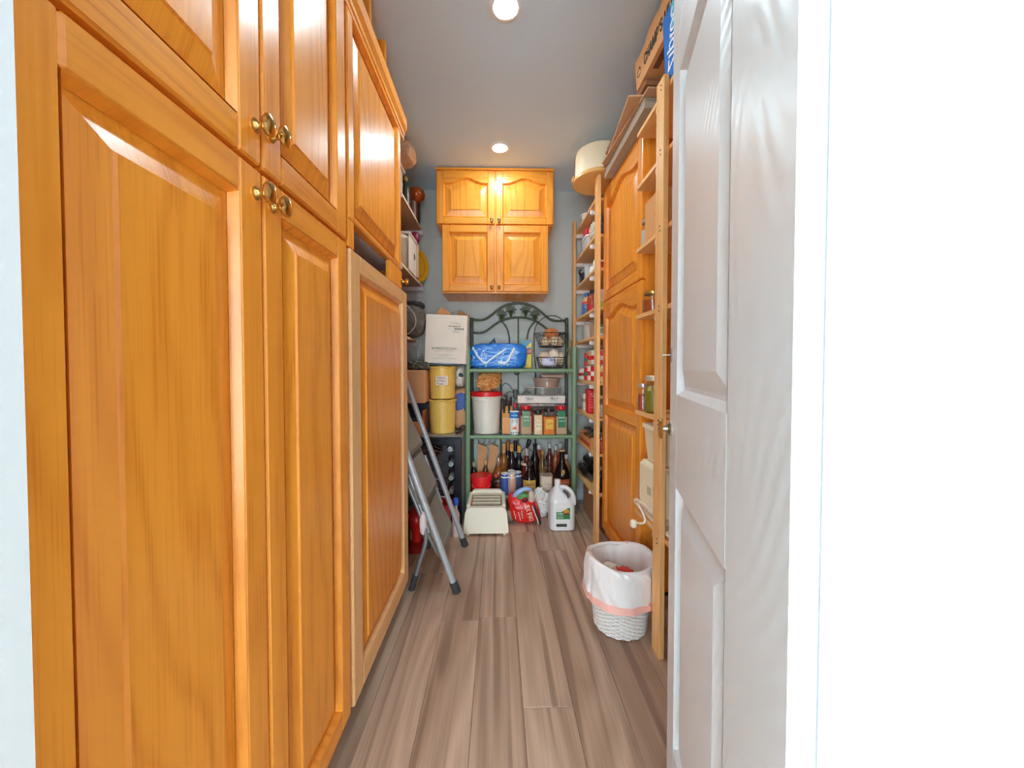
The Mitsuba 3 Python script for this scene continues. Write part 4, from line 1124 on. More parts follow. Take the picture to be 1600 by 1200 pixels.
for i in range(len(lev) - 1):
    for q in range(40):
        q2 = (q + 1) % 40
        F_ += [(i * 40 + q, i * 40 + q2, (i + 1) * 40 + q2), (i * 40 + q, (i + 1) * 40 + q2, (i + 1) * 40 + q)]
nn_ = len(lev) * 40
for q in range(40):
    F_ += [(nn_, (q + 1) % 40, q), (nn_ + 1, (len(lev) - 1) * 40 + q, (len(lev) - 1) * 40 + (q + 1) % 40)]
part(t, 'body', trimesh.Trimesh(V_, F_, process=False), JM, 35)
part(t, 'handle', tube(spline([(jx - .012, jy - .03, .272), (jx + .025, jy - .045, .272), (jx + .058, jy - .055, .245), (jx + .074, jy - .055, .20), (jx + .074, jy - .05, .165)], 30), .0145, 10), JM, True)
part(t, 'handle_gap', tube(spline([(jx + .004, jy - .058, .255), (jx + .028, jy - .066, .235), (jx + .036, jy - .072, .215)], 12), .007, 8), C(70, 56, 50, .6), True, 'dark tube painted as the shaded handle opening')  # solid dark tube painted in for the shade inside the handle
part(t, 'cap', lathe([(.0, .29), (.019, .29), (.02, .294), (.02, .310), (.017, .313), (0, .313)], 20, (jx - .024, jy, 0)), WPLASTIC, 30)
lab = part(t, 'label', box(jx + -0.0437, jx + 0.0437, jy - .0805, jy - .0785, .030, .170, .0006), C(232, 230, 224, .5), label='printed label')
wave = [(0, 0), (.0874, 0), (.0874, .072), (.070, .070), (.050, .056), (.028, .046), (0, .046)]
part(lab, 'green_field', mapmesh(ext(wave, .0006), (jx + -0.0437, jy - .0806, .080), XP, ZP, YN), C(44, 116, 62, .5))
part(lab, 'salad_picture', mapmesh(lathe([(0, 0), (.019, 0), (.019, .0008), (0, .0008)], 20), (jx + 0.0213, jy - .0813, .126), XP, ZP, YN), C(206, 140, 44, .5))
part(lab, 'bowl_picture', mapmesh(ext([(-.017, 0), (-.012, -.014), (.012, -.014), (.017, 0)], .0008), (jx + 0.0213, jy - .0814, .120), XP, ZP, YN), C(110, 60, 34, .5))
part(lab, 'dark_strip', box(jx + -0.0437, jx + 0.0235, jy - .0814, jy - .0808, .032, .050), C(60, 60, 44, .5))
lettering(lab, 'VINEGAR', .009, (jx + -0.0190, jy - .0815, .116), XP, ZP, YN, C(236, 240, 230), True, width=.036)
lettering(lab, 'PURE WHITE', .006, (jx + -0.0190, jy - .0815, .102), XP, ZP, YN, C(220, 232, 214), True, width=.036)
lettering(lab, 'VINAIGRE', .006, (jx + -0.0190, jy - .0815, .090), XP, ZP, YN, C(236, 240, 230), True, width=.036)

t = thing('red_bag', 'slumped red plastic bag with a rolled light blue top on the floor', 'bag')
rb = blob((.172, 2.50, .090), (.112, .072, .090), .10, 2.0, 71, 2.8, 5, .3)
vv = rb.vertices.copy()
zz2 = np.clip(vv[:, 2] / .18, 0, 1)
vv[:, 0] += (.172 - vv[:, 0]) * .15 * zz2 + .035 * (1 - zz2) - .015
vv[:, 2] += .035 * np.clip((.172 - vv[:, 0]) / .1, 0, 1) * zz2
rb.vertices = vv
part(t, 'bag', rb, C(208, 36, 32, .3), True)
part(t, 'corner', blob((.096, 2.49, .158), (.030, .03, .045), .15, 2.5, 73, 2.2, 3, .2), C(206, 30, 30, .3), True)
part(t, 'rolled_top', tube(spline([(.105, 2.475, .165), (.122, 2.468, .202), (.155, 2.465, .226), (.195, 2.47, .236), (.225, 2.48, .222)], 30), np.interp(np.linspace(0, 1, 30), [0, .3, 1], [.014, .018, .013]), 10), C(150, 180, 222, .35), True, 'light blue rolled edge')
part(t, 'green_print', blob((.165, 2.475, .185), (.045, .035, .025), .15, 2.2, 74, 2.4, 3, .3), C(96, 146, 84, .35), True, 'green printed fold')
part(t, 'dark_fold', blob((.176, 2.462, .168), (.024, .03, .022), .25, 3, 75, 2.2, 3, .5), C(120, 20, 40, .35), True, 'dark red fold')
part(t, 'pale_fold', blob((.222, 2.468, .178), (.022, .025, .045), .2, 2.5, 76, 2.4, 3, .4), C(206, 180, 160, .4), True, 'pale picture fold')
part(t, 'black_edge', tube(spline([(.238, 2.432, .135), (.258, 2.43, .08), (.278, 2.432, .03), (.280, 2.435, .010)], 24), .007, 8), C(40, 34, 36, .35), True, 'black and white edge')
part(t, 'white_edge', tube(spline([(.226, 2.428, .135), (.246, 2.424, .08), (.264, 2.425, .03), (.266, 2.43, .012)], 24), .004, 8), C(226, 220, 214, .35), True)
frb = rb.vertices[rb.vertices[:, 1] < 2.49]
kd2 = cKDTree(frb[:, [0, 2]])
lt = meshkit.text_mesh('EX PRO', .030, .002, True)
ltv = lt.vertices.copy()
an = math.radians(-72)
R_ = np.array([[math.cos(an), -math.sin(an)], [math.sin(an), math.cos(an)]])
p2 = (ltv[:, :2] - lt.bounds.mean(0)[:2]) * [.8, 1] @ R_.T + [.208, .082]
dq, iq = kd2.query(p2)
lt2 = trimesh.Trimesh(COLS[p2[:, 0], frb[iq][:, 1] - .002 - ltv[:, 2], p2[:, 1]], lt.faces, process=False)
part(t, 'lettering', lt2, C(238, 196, 176, .4))
for i, (xa_, za_, xb_, zb_) in enumerate(((.105, .10, .118, .045), (.135, .095, .15, .035), (.155, .105, .165, .05))):
    i0, i1 = kd2.query((xa_, za_))[1], kd2.query((xb_, zb_))[1]
    part(t, 'print_line', tube(spline([(xa_, frb[i0][1] - .001, za_), ((xa_ + xb_) / 2, min(frb[i0][1], frb[i1][1]) - .003, (za_ + zb_) / 2), (xb_, frb[i1][1] - .001, zb_)], 12), .003, 6), C(228, 190, 180, .4), True)
part(t, 'picture', blob((.080, 2.474, .055), (.022, .02, .04), .3, 4, 77, 2.4, 3, .5), C(150, 140, 126, .4), True, 'grey printed picture at the left edge')
g = thing('white_plastic_bag', 'crumpled clear-white plastic bag behind the red bag and the jug', 'plastic bag')
put(g, blob((.292, 2.585, .10), (.075, .045, .099), .30, 3.8, 81, 2.4, 4, 1.4), C(226, 220, 212, .25))

# ---------------------------------------------------------------- far pine shelves, right of the rack (top to bottom)
t = thing('cake_carrier', 'large cream cake carrier with a tan base on top of the far pine shelves', 'cake carrier')
cx, cy, cz = .62, 2.285, 2.170
part(t, 'base', lathe([(0, 0), (.150, 0), (.160, .006), (.160, .020), (.152, .026), (.146, .034), (0, .034)], 48, (cx, cy, cz)), C(232, 176, 98, .4), 35, 'tan plastic base')
part(t, 'cover', lathe([(.146, .034), (.143, .165), (.138, .184), (.120, .194), (0, .196)], 48, (cx, cy, cz)), C(248, 226, 190, .4), 35, 'cream cover')
part(t, 'latch', box(cx - .165, cx - .156, cy - .02, cy + .02, cz + .012, cz + .04, .002), C(206, 150, 80, .4))
for i, (y_, s_, col, lab) in enumerate(((2.44, .05, (246, 236, 222), 'white plastic tub on the topmost far pine shelf'),)):
    tub(lab, .665, 2.72, 2.089, .075, .045, .055, C(*col, .4), None, 'tub', False, 'white_tub')
g = thing('red_packet', 'red and white packet lying on the clear tub on the second far pine shelf', 'packet')
part(g, 'packet', box(.618, .69, 2.62, 2.70, 1.972, 2.032, .006), C(214, 36, 40, .4))
part(g, 'label', box(.640, .668, 2.6188, 2.62, 1.982, 2.024), C(232, 214, 200, .5))
t = thing('clear_tub', 'clear plastic food tub with a white lid on the second far pine shelf', 'tub')
part(t, 'body', cat_(*[move(rounded(.69, 2.64, 0, .078, .085), (0, 0, 1.869))]), C(198, 190, 184, .2), 30)
part(t, 'lid', move(rounded(.69, 2.64, 0, .083, .012), (0, 0, 1.956)), C(240, 236, 230, .4), 30)
g = thing('crinkled_bag', 'clear crinkled bag in front of the clear tub on the second far pine shelf', 'bag')
put(g, blob((.652, 2.46, 1.94), (.045, .075, .07), .2, 3, 91, 2.4, 4, .7), C(206, 192, 172, .22), True)
g = thing('foil_pack', 'dark silvery foil pack on the second far pine shelf behind the post', 'packet')
put(g, blob((.648, 2.31, 1.93), (.04, .03, .06), .3, 4, 92, 2.4, 4, 1), C(96, 96, 102, .2, .6), True)
g = thing('black_pot', 'dark saucepan at the far end of the third far pine shelf', 'pan')
part(g, 'pan', lathe([(0, 0), (.055, 0), (.06, .005), (.062, .085), (.059, .085), (.056, .006), (0, .006)], 28, (.672, 2.77, 1.663)), C(62, 60, 64, .3), 40)
part(g, 'handle', tube(spline([(.615, 2.75, 1.73), (.59, 2.70, 1.74), (.585, 2.62, 1.735)], 12), .007, 8), BLACK, True)
g = thing('glass_tumbler', 'clear glass tumbler beside the dark saucepan on the third far pine shelf', 'glass')
put(g, lathe([(0, 0), (.024, 0), (.028, .10), (.026, .10), (.022, .008), (0, .008)], 24, (.640, 2.635, 1.663)), C(196, 190, 186, .1), 40)
for i, (y_, h_, lab) in enumerate(((2.50, .07, 'small white pot with a lid on the third far pine shelf'), (2.40, .095, 'white lidded canister on the third far pine shelf nearest the post'))):
    g = thing('white_pot', lab, 'pot')
    part(g, 'body', lathe([(0, 0), (.024, 0), (.03, h_ * .3), (.03, h_ * .7), (.024, h_ * .85), (0, h_ * .85)], 24, (.645, y_, 1.663)), C(240, 234, 224, .3), 40)
    part(g, 'lid', lathe([(.024, h_ * .85), (.02, h_ * .94), (.006, h_), (0, h_)], 20, (.645, y_, 1.663)), C(226, 218, 206, .3), 40)
g = thing('red_can', 'red tin behind the post on the third far pine shelf', 'tin')
part(g, 'can', cyl(.03, 1.663, 1.70, (.64, 2.31), 20, .002), C(176, 60, 50, .4), 30)
part(g, 'lid', cyl(.031, 1.70, 1.712, (.64, 2.31), 20, .002), C(226, 210, 196, .4), 30)
t = bottle('orange sauce bottle with a blue cap and blue label on the fourth far pine shelf', .648, 2.70, 1.423, .165, .034, JUGB, C(222, 160, 110, .35), C(60, 104, 150, .4), .16, C(74, 112, 160, .5), bandz=(.06, .50), capr=.017)
lettering(t, 'SAUCE', .010, (.642, 2.664, 1.423 + .06), XP, ZP, YN, C(230, 226, 220), True, width=.034)
part(t, 'picture', lathe([(.0348, .085), (.0348, .10)], 20, (.648, 2.70, 1.423)), C(206, 60, 54, .5))
bottle('red-brown sauce bottle with a black cap on the fourth far pine shelf', .650, 2.55, 1.423, .155, .036, JUGB, C(166, 70, 44, .25), BLACK, .16, C(190, 40, 44, .5), bandz=(.05, .35), capr=.018)
t = thing('green_carton', 'white and lime green carton behind the post on the fourth far pine shelf', 'carton')
part(t, 'carton', box(.612, .66, 2.30, 2.36, 1.423, 1.535, .002), C(236, 226, 206, .5))
part(t, 'band', box(.6115, .6605, 2.2995, 2.3605, 1.424, 1.462, .001), C(176, 190, 70, .5), label='lime green foot')
t = thing('glass_canister', 'clear glass canister on the fifth far pine shelf', 'canister')
part(t, 'glass', lathe([(0, 0), (.05, 0), (.054, .006), (.054, .10), (.05, .108), (.05, .115)], 32, (.672, 2.66, 1.245)), C(204, 184, 164, .12), 40)
part(t, 'lid', lathe([(.05, .116), (.052, .122), (.045, .130), (0, .132)], 28, (.672, 2.66, 1.245)), C(214, 206, 198, .2), 40)
g = thing('glass_canister', 'second glass canister nearer the post on the fifth far pine shelf', 'canister')
part(g, 'glass', lathe([(0, 0), (.045, 0), (.048, .006), (.048, .11), (0, .112)], 28, (.672, 2.50, 1.245)), C(176, 140, 116, .15), 40)
part(g, 'lid', cyl(.049, 1.358, 1.372, (.672, 2.50), 28, .002), C(160, 150, 140, .3), 30)
g = thing('green_jar', 'pale green labelled jar behind the post on the fifth far pine shelf', 'jar')
part(g, 'jar', cyl(.03, 1.245, 1.30, (.645, 2.31), 22, .003), C(206, 216, 196, .3), 30)
part(g, 'label', lathe([(.0304, 1.262), (.0304, 1.292)], 22, (.645, 2.31, 0)), C(110, 156, 120, .5))
part(g, 'lid', cyl(.0305, 1.30, 1.318, (.645, 2.31), 22, .002), C(60, 110, 84, .4), 30)
g = thing('garlic_braid', 'pale green leafy garland hanging on the far shelf post beside the rack', 'garland')
put(g, cat_([blob((.548 + rnd.uniform(-.008, .006), 2.85 + rnd.uniform(-.008, .008), 1.24 - i * .028), (.013, .010, .02), .3, 3, i, 2.2, 2) for i in range(9)]), C(170, 164, 116, .7), True)
canspec = [(.628, 2.72, 0, .085, (226, 206, 190), (190, 40, 44), 'white can with red print at the far end of the sixth pine shelf'), (.640, 2.60, 0, .095, (214, 40, 40), (60, 120, 90), 'red can in the lower row of the sixth far pine shelf'),
           (.640, 2.50, 0, .105, (236, 216, 190), (200, 40, 40), 'cream can with a red band in the lower row of the sixth far pine shelf'), (.640, 2.41, 0, .105, (214, 30, 34), (240, 226, 210), 'red can with a white band beside the post on the sixth far pine shelf'),
           (.652, 2.31, 0, .10, (226, 190, 130), (206, 60, 44), 'yellow can with red print behind the post on the sixth far pine shelf'), (.642, 2.60, .097, .10, (206, 70, 54), (90, 110, 100), 'upper red and grey can stacked on the sixth far pine shelf'),
           (.642, 2.50, .107, .10, (206, 150, 110), (206, 40, 40), 'upper tan can with a red top stacked on the sixth far pine shelf'), (.642, 2.41, .107, .10, (226, 210, 200), (214, 36, 40), 'upper white can stacked beside the post on the sixth far pine shelf'),
           (.652, 2.31, .102, .10, (196, 34, 60), (226, 190, 200), 'upper crimson can stacked behind the post on the sixth far pine shelf'), (.742, 2.55, 0, .20, (200, 60, 50), (226, 226, 216), 'tall red can at the back of the sixth far pine shelf'), (.742, 2.43, 0, .20, (226, 180, 150), (190, 44, 44), 'tall pinkish can at the back of the sixth far pine shelf')]
for (x_, y_, dz, h_, c1, c2, lab) in canspec:
    g = thing('food_can', lab, 'can', 'cans on the sixth far shelf')
    r_ = .033
    part(g, 'can', lathe([(0, .001), (r_ - .002, 0), (r_, .003), (r_, h_ - .003), (r_ - .002, h_), (r_ - .003, h_ - .003), (0, h_ - .003)], 24, (x_, y_, .958 + dz)), C(196, 190, 184, .3, .7), 40)
    part(g, 'label', lathe([(r_ + .0006, .005), (r_ + .0006, h_ - .005)], 24, (x_, y_, .958 + dz)), C(*c1, .5))
    part(g, 'print', lathe([(r_ + .001, h_ * .35), (r_ + .001, h_ * .62)], 24, (x_, y_, .958 + dz)), C(*c2, .5))
t = thing('red_tin_box', 'bright red rectangular tin with white script on the seventh far pine shelf', 'tin box')
part(t, 'tin', rot(box(.612, .694, 2.50, 2.60, .7365, .895, .006), (0, 0, 1), -6, (.65, 2.55, 0)), C(216, 24, 34, .3))
part(t, 'lid', rot(box(.610, .696, 2.498, 2.602, .886, .9, .004), (0, 0, 1), -6, (.65, 2.55, 0)), C(196, 20, 30, .3))
sc_ = tube(spline([(.625, 2.492, .862), (.64, 2.491, .874), (.648, 2.490, .862), (.632, 2.491, .852), (.652, 2.489, .855), (.672, 2.488, .858)], 30), .0022, 6)
part(t, 'emblem', sc_, C(240, 214, 206, .5), True)
for i in range(4):
    part(t, 'print_line', rot(box(.626, .68, 2.4985, 2.5, .83 - i * .018, .834 - i * .018), (0, 0, 1), -6, (.65, 2.55, 0)), C(232, 110, 104, .5))
g = thing('cream_carton', 'narrow cream carton at the far side of the red tin', 'carton')
part(g, 'carton', box(.612, .632, 2.64, 2.70, .7365, .862, .002), C(232, 214, 190, .5))
part(g, 'band', box(.6115, .6325, 2.6395, 2.7005, .80, .825, .001), C(176, 150, 120, .5))
jar('small jar with a tan lid behind the post on the seventh far pine shelf', .648, 2.31, .736, .14, .031, C(176, 160, 140, .5), C(196, 170, 120, .4))
t = thing('can_tray', 'open orange cardboard tray of jars on the eighth far pine shelf', 'tray')
part(t, 'tray', cat_(box(.605, .612, 2.40, 2.72, .5135, .575), box(.76, .767, 2.40, 2.72, .5135, .60), box(.605, .767, 2.40, 2.405, .5135, .59), box(.605, .767, 2.715, 2.72, .5135, .59), box(.605, .767, 2.40, 2.72, .5135, .518)), C(206, 130, 72, .7))
part(t, 'print', box(.6043, .605, 2.42, 2.70, .522, .545), C(196, 70, 50, .6), label='red print')
for i in range(6):
    jar(('first', 'second', 'third', 'fourth', 'fifth', 'sixth')[i] + ' small dark jar in the orange tray, counted from the far end', .648 + .068 * (i % 2), 2.66 - .09 * (i // 2) - .0, .5185, .10, .029, C(*(((120, 66, 40), (70, 50, 40), (150, 90, 50))[i % 3]), .4), C(*(((60, 56, 54), (150, 130, 90))[i % 2]), .4), 'jars in the orange tray')
jar('dark lidded jar of red preserve behind the post on the eighth shelf', .650, 2.31, .513, .135, .034, C(166, 44, 30, .3), C(70, 66, 62, .35))
for i, (x_, y_, z_, lab) in enumerate(((.618, 2.60, .034, 'dark bottle lying nearest the aisle on the lowest far pine shelf'), (.700, 2.60, .034, 'dark bottle lying second from the aisle on the lowest far pine shelf'), (.785, 2.62, .034, 'dark bottle lying third from the aisle on the lowest far pine shelf'), (.66, 2.61, .092, 'dark bottle lying on top of the others on the lowest far pine shelf'))):
    g = thing('lying_bottle', lab, 'bottle', 'bottles lying on the lowest far shelf')
    M = dict(o=(x_ + .02, y_ + .20, .262 + z_), U=XP, V=ZP, N=YN)
    part(g, 'body', mapmesh(lathe(prof(WINE, .033, .29), 18), **M), C(34, 28, 30, .15), 40)
    part(g, 'cap', mapmesh(lathe([(.0145, .22), (.0145, .292), (0, .292)], 16), **M), C(70, 64, 62, .35), 30)
t = thing('wicker_tray', 'grey-brown tray standing slanted behind the bottles on the lowest far pine shelf', 'tray')
part(t, 'tray', rot(box(.74, .755, 2.45, 2.84, .30, .44, .004), (0, 1, 0), 24, (.75, 2.6, .30)), C(170, 140, 110, .6))
part(t, 'rim', rot(box(.736, .76, 2.44, 2.85, .435, .45, .004), (0, 1, 0), 24, (.75, 2.6, .30)), C(196, 170, 138, .6))
bottle('dark squat bottle standing near the post on the lowest far pine shelf', .65, 2.33, .2625, .16, .032, JUGB, C(44, 34, 40, .2), C(150, 130, 110, .4), .14)
cardbox('floor_carton', 'brown cardboard carton on the floor under the far pine shelves', 'cardboard box', .632, .80, 2.42, 2.72, .001, .205, C(150, 104, 74, .8), seam='x')
cardbox('floor_carton', 'darker second carton on the floor behind the near post of the far pine shelves', 'cardboard box', .66, .84, 2.29, 2.415, .001, .17, C(120, 72, 50, .8), seam='x')

# ---------------------------------------------------------------- on top of the right cabinet and near shelves
t = thing('mushroom_box', 'brown cardboard tray printed CHAMPS MUSHROOMS jutting over the near pine shelves', 'cardboard box')
MB = C(214, 156, 104, .75)
zb = 2.232
fx = .60
side = [(.0, 0), (.56, 0), (.56, .165), (.50, .16), (.485, .145), (.47, .15), (.455, .145), (.40, .14), (.36, .155), (.350, .120), (.328, .106), (.306, .120), (.297, .158), (.262, .156), (.22, .140), (.18, .150), (.12, .152), (.08, .132), (.02, .13), (-.028, .138)]
sd = [(a, b) for a, b in side]
part(t, 'side', mapmesh(ext(sd, .004), (fx, 1.605, zb), YN, ZP, XN), MB)
part(t, 'side', mapmesh(ext(sd, .004), (fx + .29, 1.605, zb), YN, ZP, XN), MB)
part(t, 'bottom', box(fx, fx + .29, 1.045, 1.605, zb, zb + .004), MB)
part(t, 'end', rot(box(fx, fx + .29, 1.603, 1.607, zb, zb + .14), (1, 0, 0), -11, (fx, 1.605, zb)), MB)
part(t, 'end', box(fx, fx + .29, 1.045, 1.049, zb, zb + .15), MB)
part(t, 'bottom_slot', box(fx + .012, fx + .035, 1.36, 1.48, zb - .0012, zb), C(110, 72, 46, .9), label='dark slot in the bottom')
lt_ = meshkit.text_mesh("CHAMP'S MUSHROOMS", .042, .0012, True)
lt_.apply_scale((.43 / lt_.extents[0], 1, 1))
part(t, 'lettering', mapmesh(lt_, (fx - .0042, 1.528, zb + .046), YN, ZP, XN), C(44, 36, 30, .7))
for i, sp in enumerate(([(0, 0), (.006, .016), (.020, .020), (.036, .012), (.038, -.002)], [(.004, -.004), (.018, -.010), (.034, -.006)], [(.012, .004), (.02, .010), (.03, .004)])):
    part(t, 'emblem_line', mapmesh(tube(spline([(a, b, 0) for a, b in sp], 16), .0013, 5), (fx - .0045, 1.598, zb + .055 + (.0 if i < 2 else .016)), YN, ZP, XN), C(60, 48, 40, .7), True)
t = thing('blue_bag_box', 'blue box of zip bags standing upright on top of the near pine shelves', 'box')
lean = lambda g: rot(g, (0, 1, 0), -3.2, (.598, 1.2, 2.0515))
part(t, 'box', lean(box(.598, .608, 1.08, 1.335, 2.0515, 2.283, .003)), C(22, 112, 200, .4))
part(t, 'light_print', lean(box(.5974, .598, 1.12, 1.27, 2.20, 2.278, .0002)), C(96, 190, 220, .4))
zl = meshkit.text_mesh('Ziploc', .048, .0008, True)
part(t, 'lettering', lean(mapmesh(zl, (.5972, 1.308, 2.075), (0, -.22, .975), (0, -.975, -.22), XN)), C(236, 240, 246))
for i, (x0_, x1_, y0_, y1_, z0_, lab, th_, col, yw) in enumerate(((.60, .90, 1.53, 2.10, 2.112, 'long grey folded board lying on the tall arched cabinet', .05, (166, 148, 130), 0), (.585, .88, 1.50, 2.06, 2.164, 'flattened brown carton on the grey-white board', .014, (196, 150, 112), 3),
                                                    (.57, .86, 1.55, 2.10, 2.180, 'flattened brown carton with a loose corner, second in the pile', .014, (206, 160, 120), -5), (.59, .87, 1.52, 2.02, 2.196, 'topmost flattened brown carton of the pile on the tall arched cabinet', .03, (150, 98, 66), 2))):
    g = thing('flattened_carton' if i else 'folded_board', lab, 'cardboard', None)
    part(g, 'sheet', rot(box(x0_, x1_, y0_, y1_, z0_, z0_ + th_ * .55, .001), (0, 0, 1), yw, ((x0_ + x1_) / 2, (y0_ + y1_) / 2, 0)), C(*col, .8))
    part(g, 'sheet', rot(box(x0_ + .004, x1_ - .01, y0_ + .01, y1_ - .012, z0_ + th_ * .56, z0_ + th_, .001), (0, 0, 1), yw, ((x0_ + x1_) / 2, (y0_ + y1_) / 2, 0)), C(*[int(c * .94) for c in col], .8))
# near shelves
cardbox('small_carton', 'small brown carton on the third near pine shelf', 'cardboard box', .602, .74, 1.37, 1.522, 1.5595, 1.718, C(214, 152, 94, .75))
jar('tall silvery glass jar beside the small brown carton on the third near pine shelf', .630, 1.560, 1.5595, .11, .027, C(196, 190, 182, .2), C(190, 186, 180, .25, .6))
BR = C(196, 160, 96, .25, .8)
jar('preserve jar with a brass lid on the fourth near pine shelf', .645, 1.535, 1.275, .088, .042, C(150, 70, 34, .25), BR)
jar('tall pale jar with a brass lid right of the near post', .640, 1.235, 1.275, .115, .036, C(186, 176, 160, .25), BR)
jar('preserve jar right of the near post, closest to the white door on the fourth shelf', .640, 1.145, 1.275, .105, .036, C(140, 84, 40, .25), BR)
jar('small jar of reddish spread on the fifth near pine shelf', .622, 1.574, .866, .115, .022, C(150, 70, 54, .35), C(200, 196, 186, .25, .5))
t = jar('big jar of green pickles on the fifth near pine shelf', .642, 1.500, .866, .15, .043, C(120, 116, 40, .3), C(206, 200, 180, .3, .4))
for i in range(9):
    a_ = i * .7
    part(t, 'pickle', blob((.642 + .026 * math.cos(a_), 1.500 + .026 * math.sin(a_), .866 + .055 + .006 * (i % 3)), (.012, .012, .045), .12, 2, i, 2.2, 2), C(*((150, 150, 60), (120, 124, 40), (176, 166, 84))[i % 3], .35), True)
jar('brass lidded jar of red preserve right of the near post', .640, 1.225, .866, .11, .038, C(170, 20, 26, .25), BR)
jar('second jar of red preserve beside the white door edge on the fifth shelf', .640, 1.14, .866, .11, .036, C(160, 24, 26, .25), BR)
jar('green jar stacked over the red preserve right of the near post', .640, 1.225, .9765, .075, .036, C(96, 100, 40, .3), BR)
t = thing('bread_pan', 'cream plastic appliance bucket standing on the cream appliance, lowest near pine shelf', 'bucket')
CRM = C(240, 224, 190, .4)
pb_ = sbox(-.075, -.06, .075, .06).buffer(.02)
m_ = trimesh.creation.extrude_polygon(pb_, .135, engine='earcut')
v_ = m_.vertices.copy(); k_ = .86 + .14 * v_[:, 2] / .135; v_[:, 0] *= k_; v_[:, 1] *= k_; m_.vertices = v_
part(t, 'bucket', move(m_, (.698, 1.450, .672)), CRM, 30)
rim_ = trimesh.creation.extrude_polygon(pb_.buffer(.007).difference(pb_.buffer(-.01)), .014, engine='earcut')
part(t, 'rim', move(rim_, (.698, 1.450, .805)), CRM, 30)
part(t, 'paddle', blob((.685, 1.43, .815), (.04, .03, .03), .1, 2, 3, 2.4, 3), C(236, 228, 216, .25), True, 'white measuring cup sticking out')
t = thing('cream_appliance', 'cream countertop appliance with a grey button on the lowest near pine shelf', 'appliance')
part(t, 'body', rot(box(.599, .86, 1.335, 1.553, .482, .668, .016), (0, 0, 1), 3, (.72, 1.43, 0)), CRM)
part(t, 'panel', rot(box(.5965, .599, 1.43, 1.465, .545, .578, .001), (0, 0, 1), 3, (.72, 1.43, 0)), C(196, 182, 152, .5), label='grey square button')
part(t, 'base', rot(box(.604, .855, 1.34, 1.545, .466, .482, .004), (0, 0, 1), 3, (.72, 1.43, 0)), C(214, 196, 176, .5))
part(t, 'vent', rot(box(.5970, .599, 1.338, 1.352, .505, .515), (0, 0, 1), 3, (.72, 1.43, 0)), C(50, 44, 40, .6), label='dark vent')
g = thing('white_slab', 'cream plastic tray under the cream appliance on the lowest near pine shelf', 'tray')
part(g, 'tray', box(.604, .85, 1.30, 1.59, .436, .462, .008), C(246, 232, 204, .4))
part(g, 'lip', box(.600, .852, 1.295, 1.595, .454, .464, .004), C(240, 224, 196, .4))
t = thing('power_cord', 'cream power cord with a plug hanging over the edge of the lowest near pine shelf', 'power cord')
part(t, 'cord', tube(spline([(.62, 1.34, .474), (.600, 1.40, .482), (.594, 1.50, .488), (.590, 1.57, .482), (.595, 1.59, .462), (.588, 1.55, .470), (.584, 1.47, .462), (.580, 1.44, .44), (.572, 1.46, .425), (.563, 1.49, .417)], 60), .0045, 8), C(240, 226, 204, .45), True)
part(t, 'cord', tube(spline([(.600, 1.36, .49), (.592, 1.43, .497), (.588, 1.52, .495), (.59, 1.58, .478)], 30), .0045, 8), C(240, 226, 204, .45), True)
part(t, 'plug', blob((.5565, 1.50, .407), (.012, .013, .016), .05, 2, 3, 3.5, 3), C(246, 232, 208, .45), True, 'cream plug')
for s_ in (-.005, .005):
    part(t, 'prong', box(.552 - .0008 + s_, .552 + .0008 + s_, 1.50 - .002, 1.50 + .002, .376, .394), CHROME)

# ---------------------------------------------------------------- waste basket
t = thing('waste_basket', 'round white wicker waste basket standing on the floor by the near shelf post', 'waste basket')
wx, wy, wh = .497, 1.485, .275
rad = lambda z: .098 + .026 * (z / wh)
ws = []
ns = 32
for i in range(34):
    z = .008 + i * (wh - .02) / 33
    a = np.linspace(0, 2 * math.pi, ns * 4, endpoint=False)
    r_ = rad(z) + .0032 * np.cos(a * ns / 2 + (math.pi if i % 2 else 0))
    ws.append(tube(COLS[wx + r_ * np.cos(a), wy + r_ * np.sin(a), z], .0042, 5, closed=True))
WICK = C(226, 218, 212, .6)
part(t, 'weave', cat_(ws), WICK, True, kind='stuff', label='white woven cane')
part(t, 'stakes', cat_([tube([(wx + rad(z_) * math.cos(b_), wy + rad(z_) * math.sin(b_), z_) for z_ in (.004, .15, wh)], .0032, 5) for b_ in np.arange(ns) * 2 * math.pi / ns]), WICK, True, kind='stuff', label='upright stakes')
part(t, 'base', cyl(.092, .002, .012, (wx, wy), 32), WICK, 30)
part(t, 'rim', tube(circle(wx, wy, wh, .124), .008, 8, closed=True), WICK, True)
t = thing('bin_liner', 'white plastic bag with a pink drawstring hem lining the wicker basket', 'bin liner')


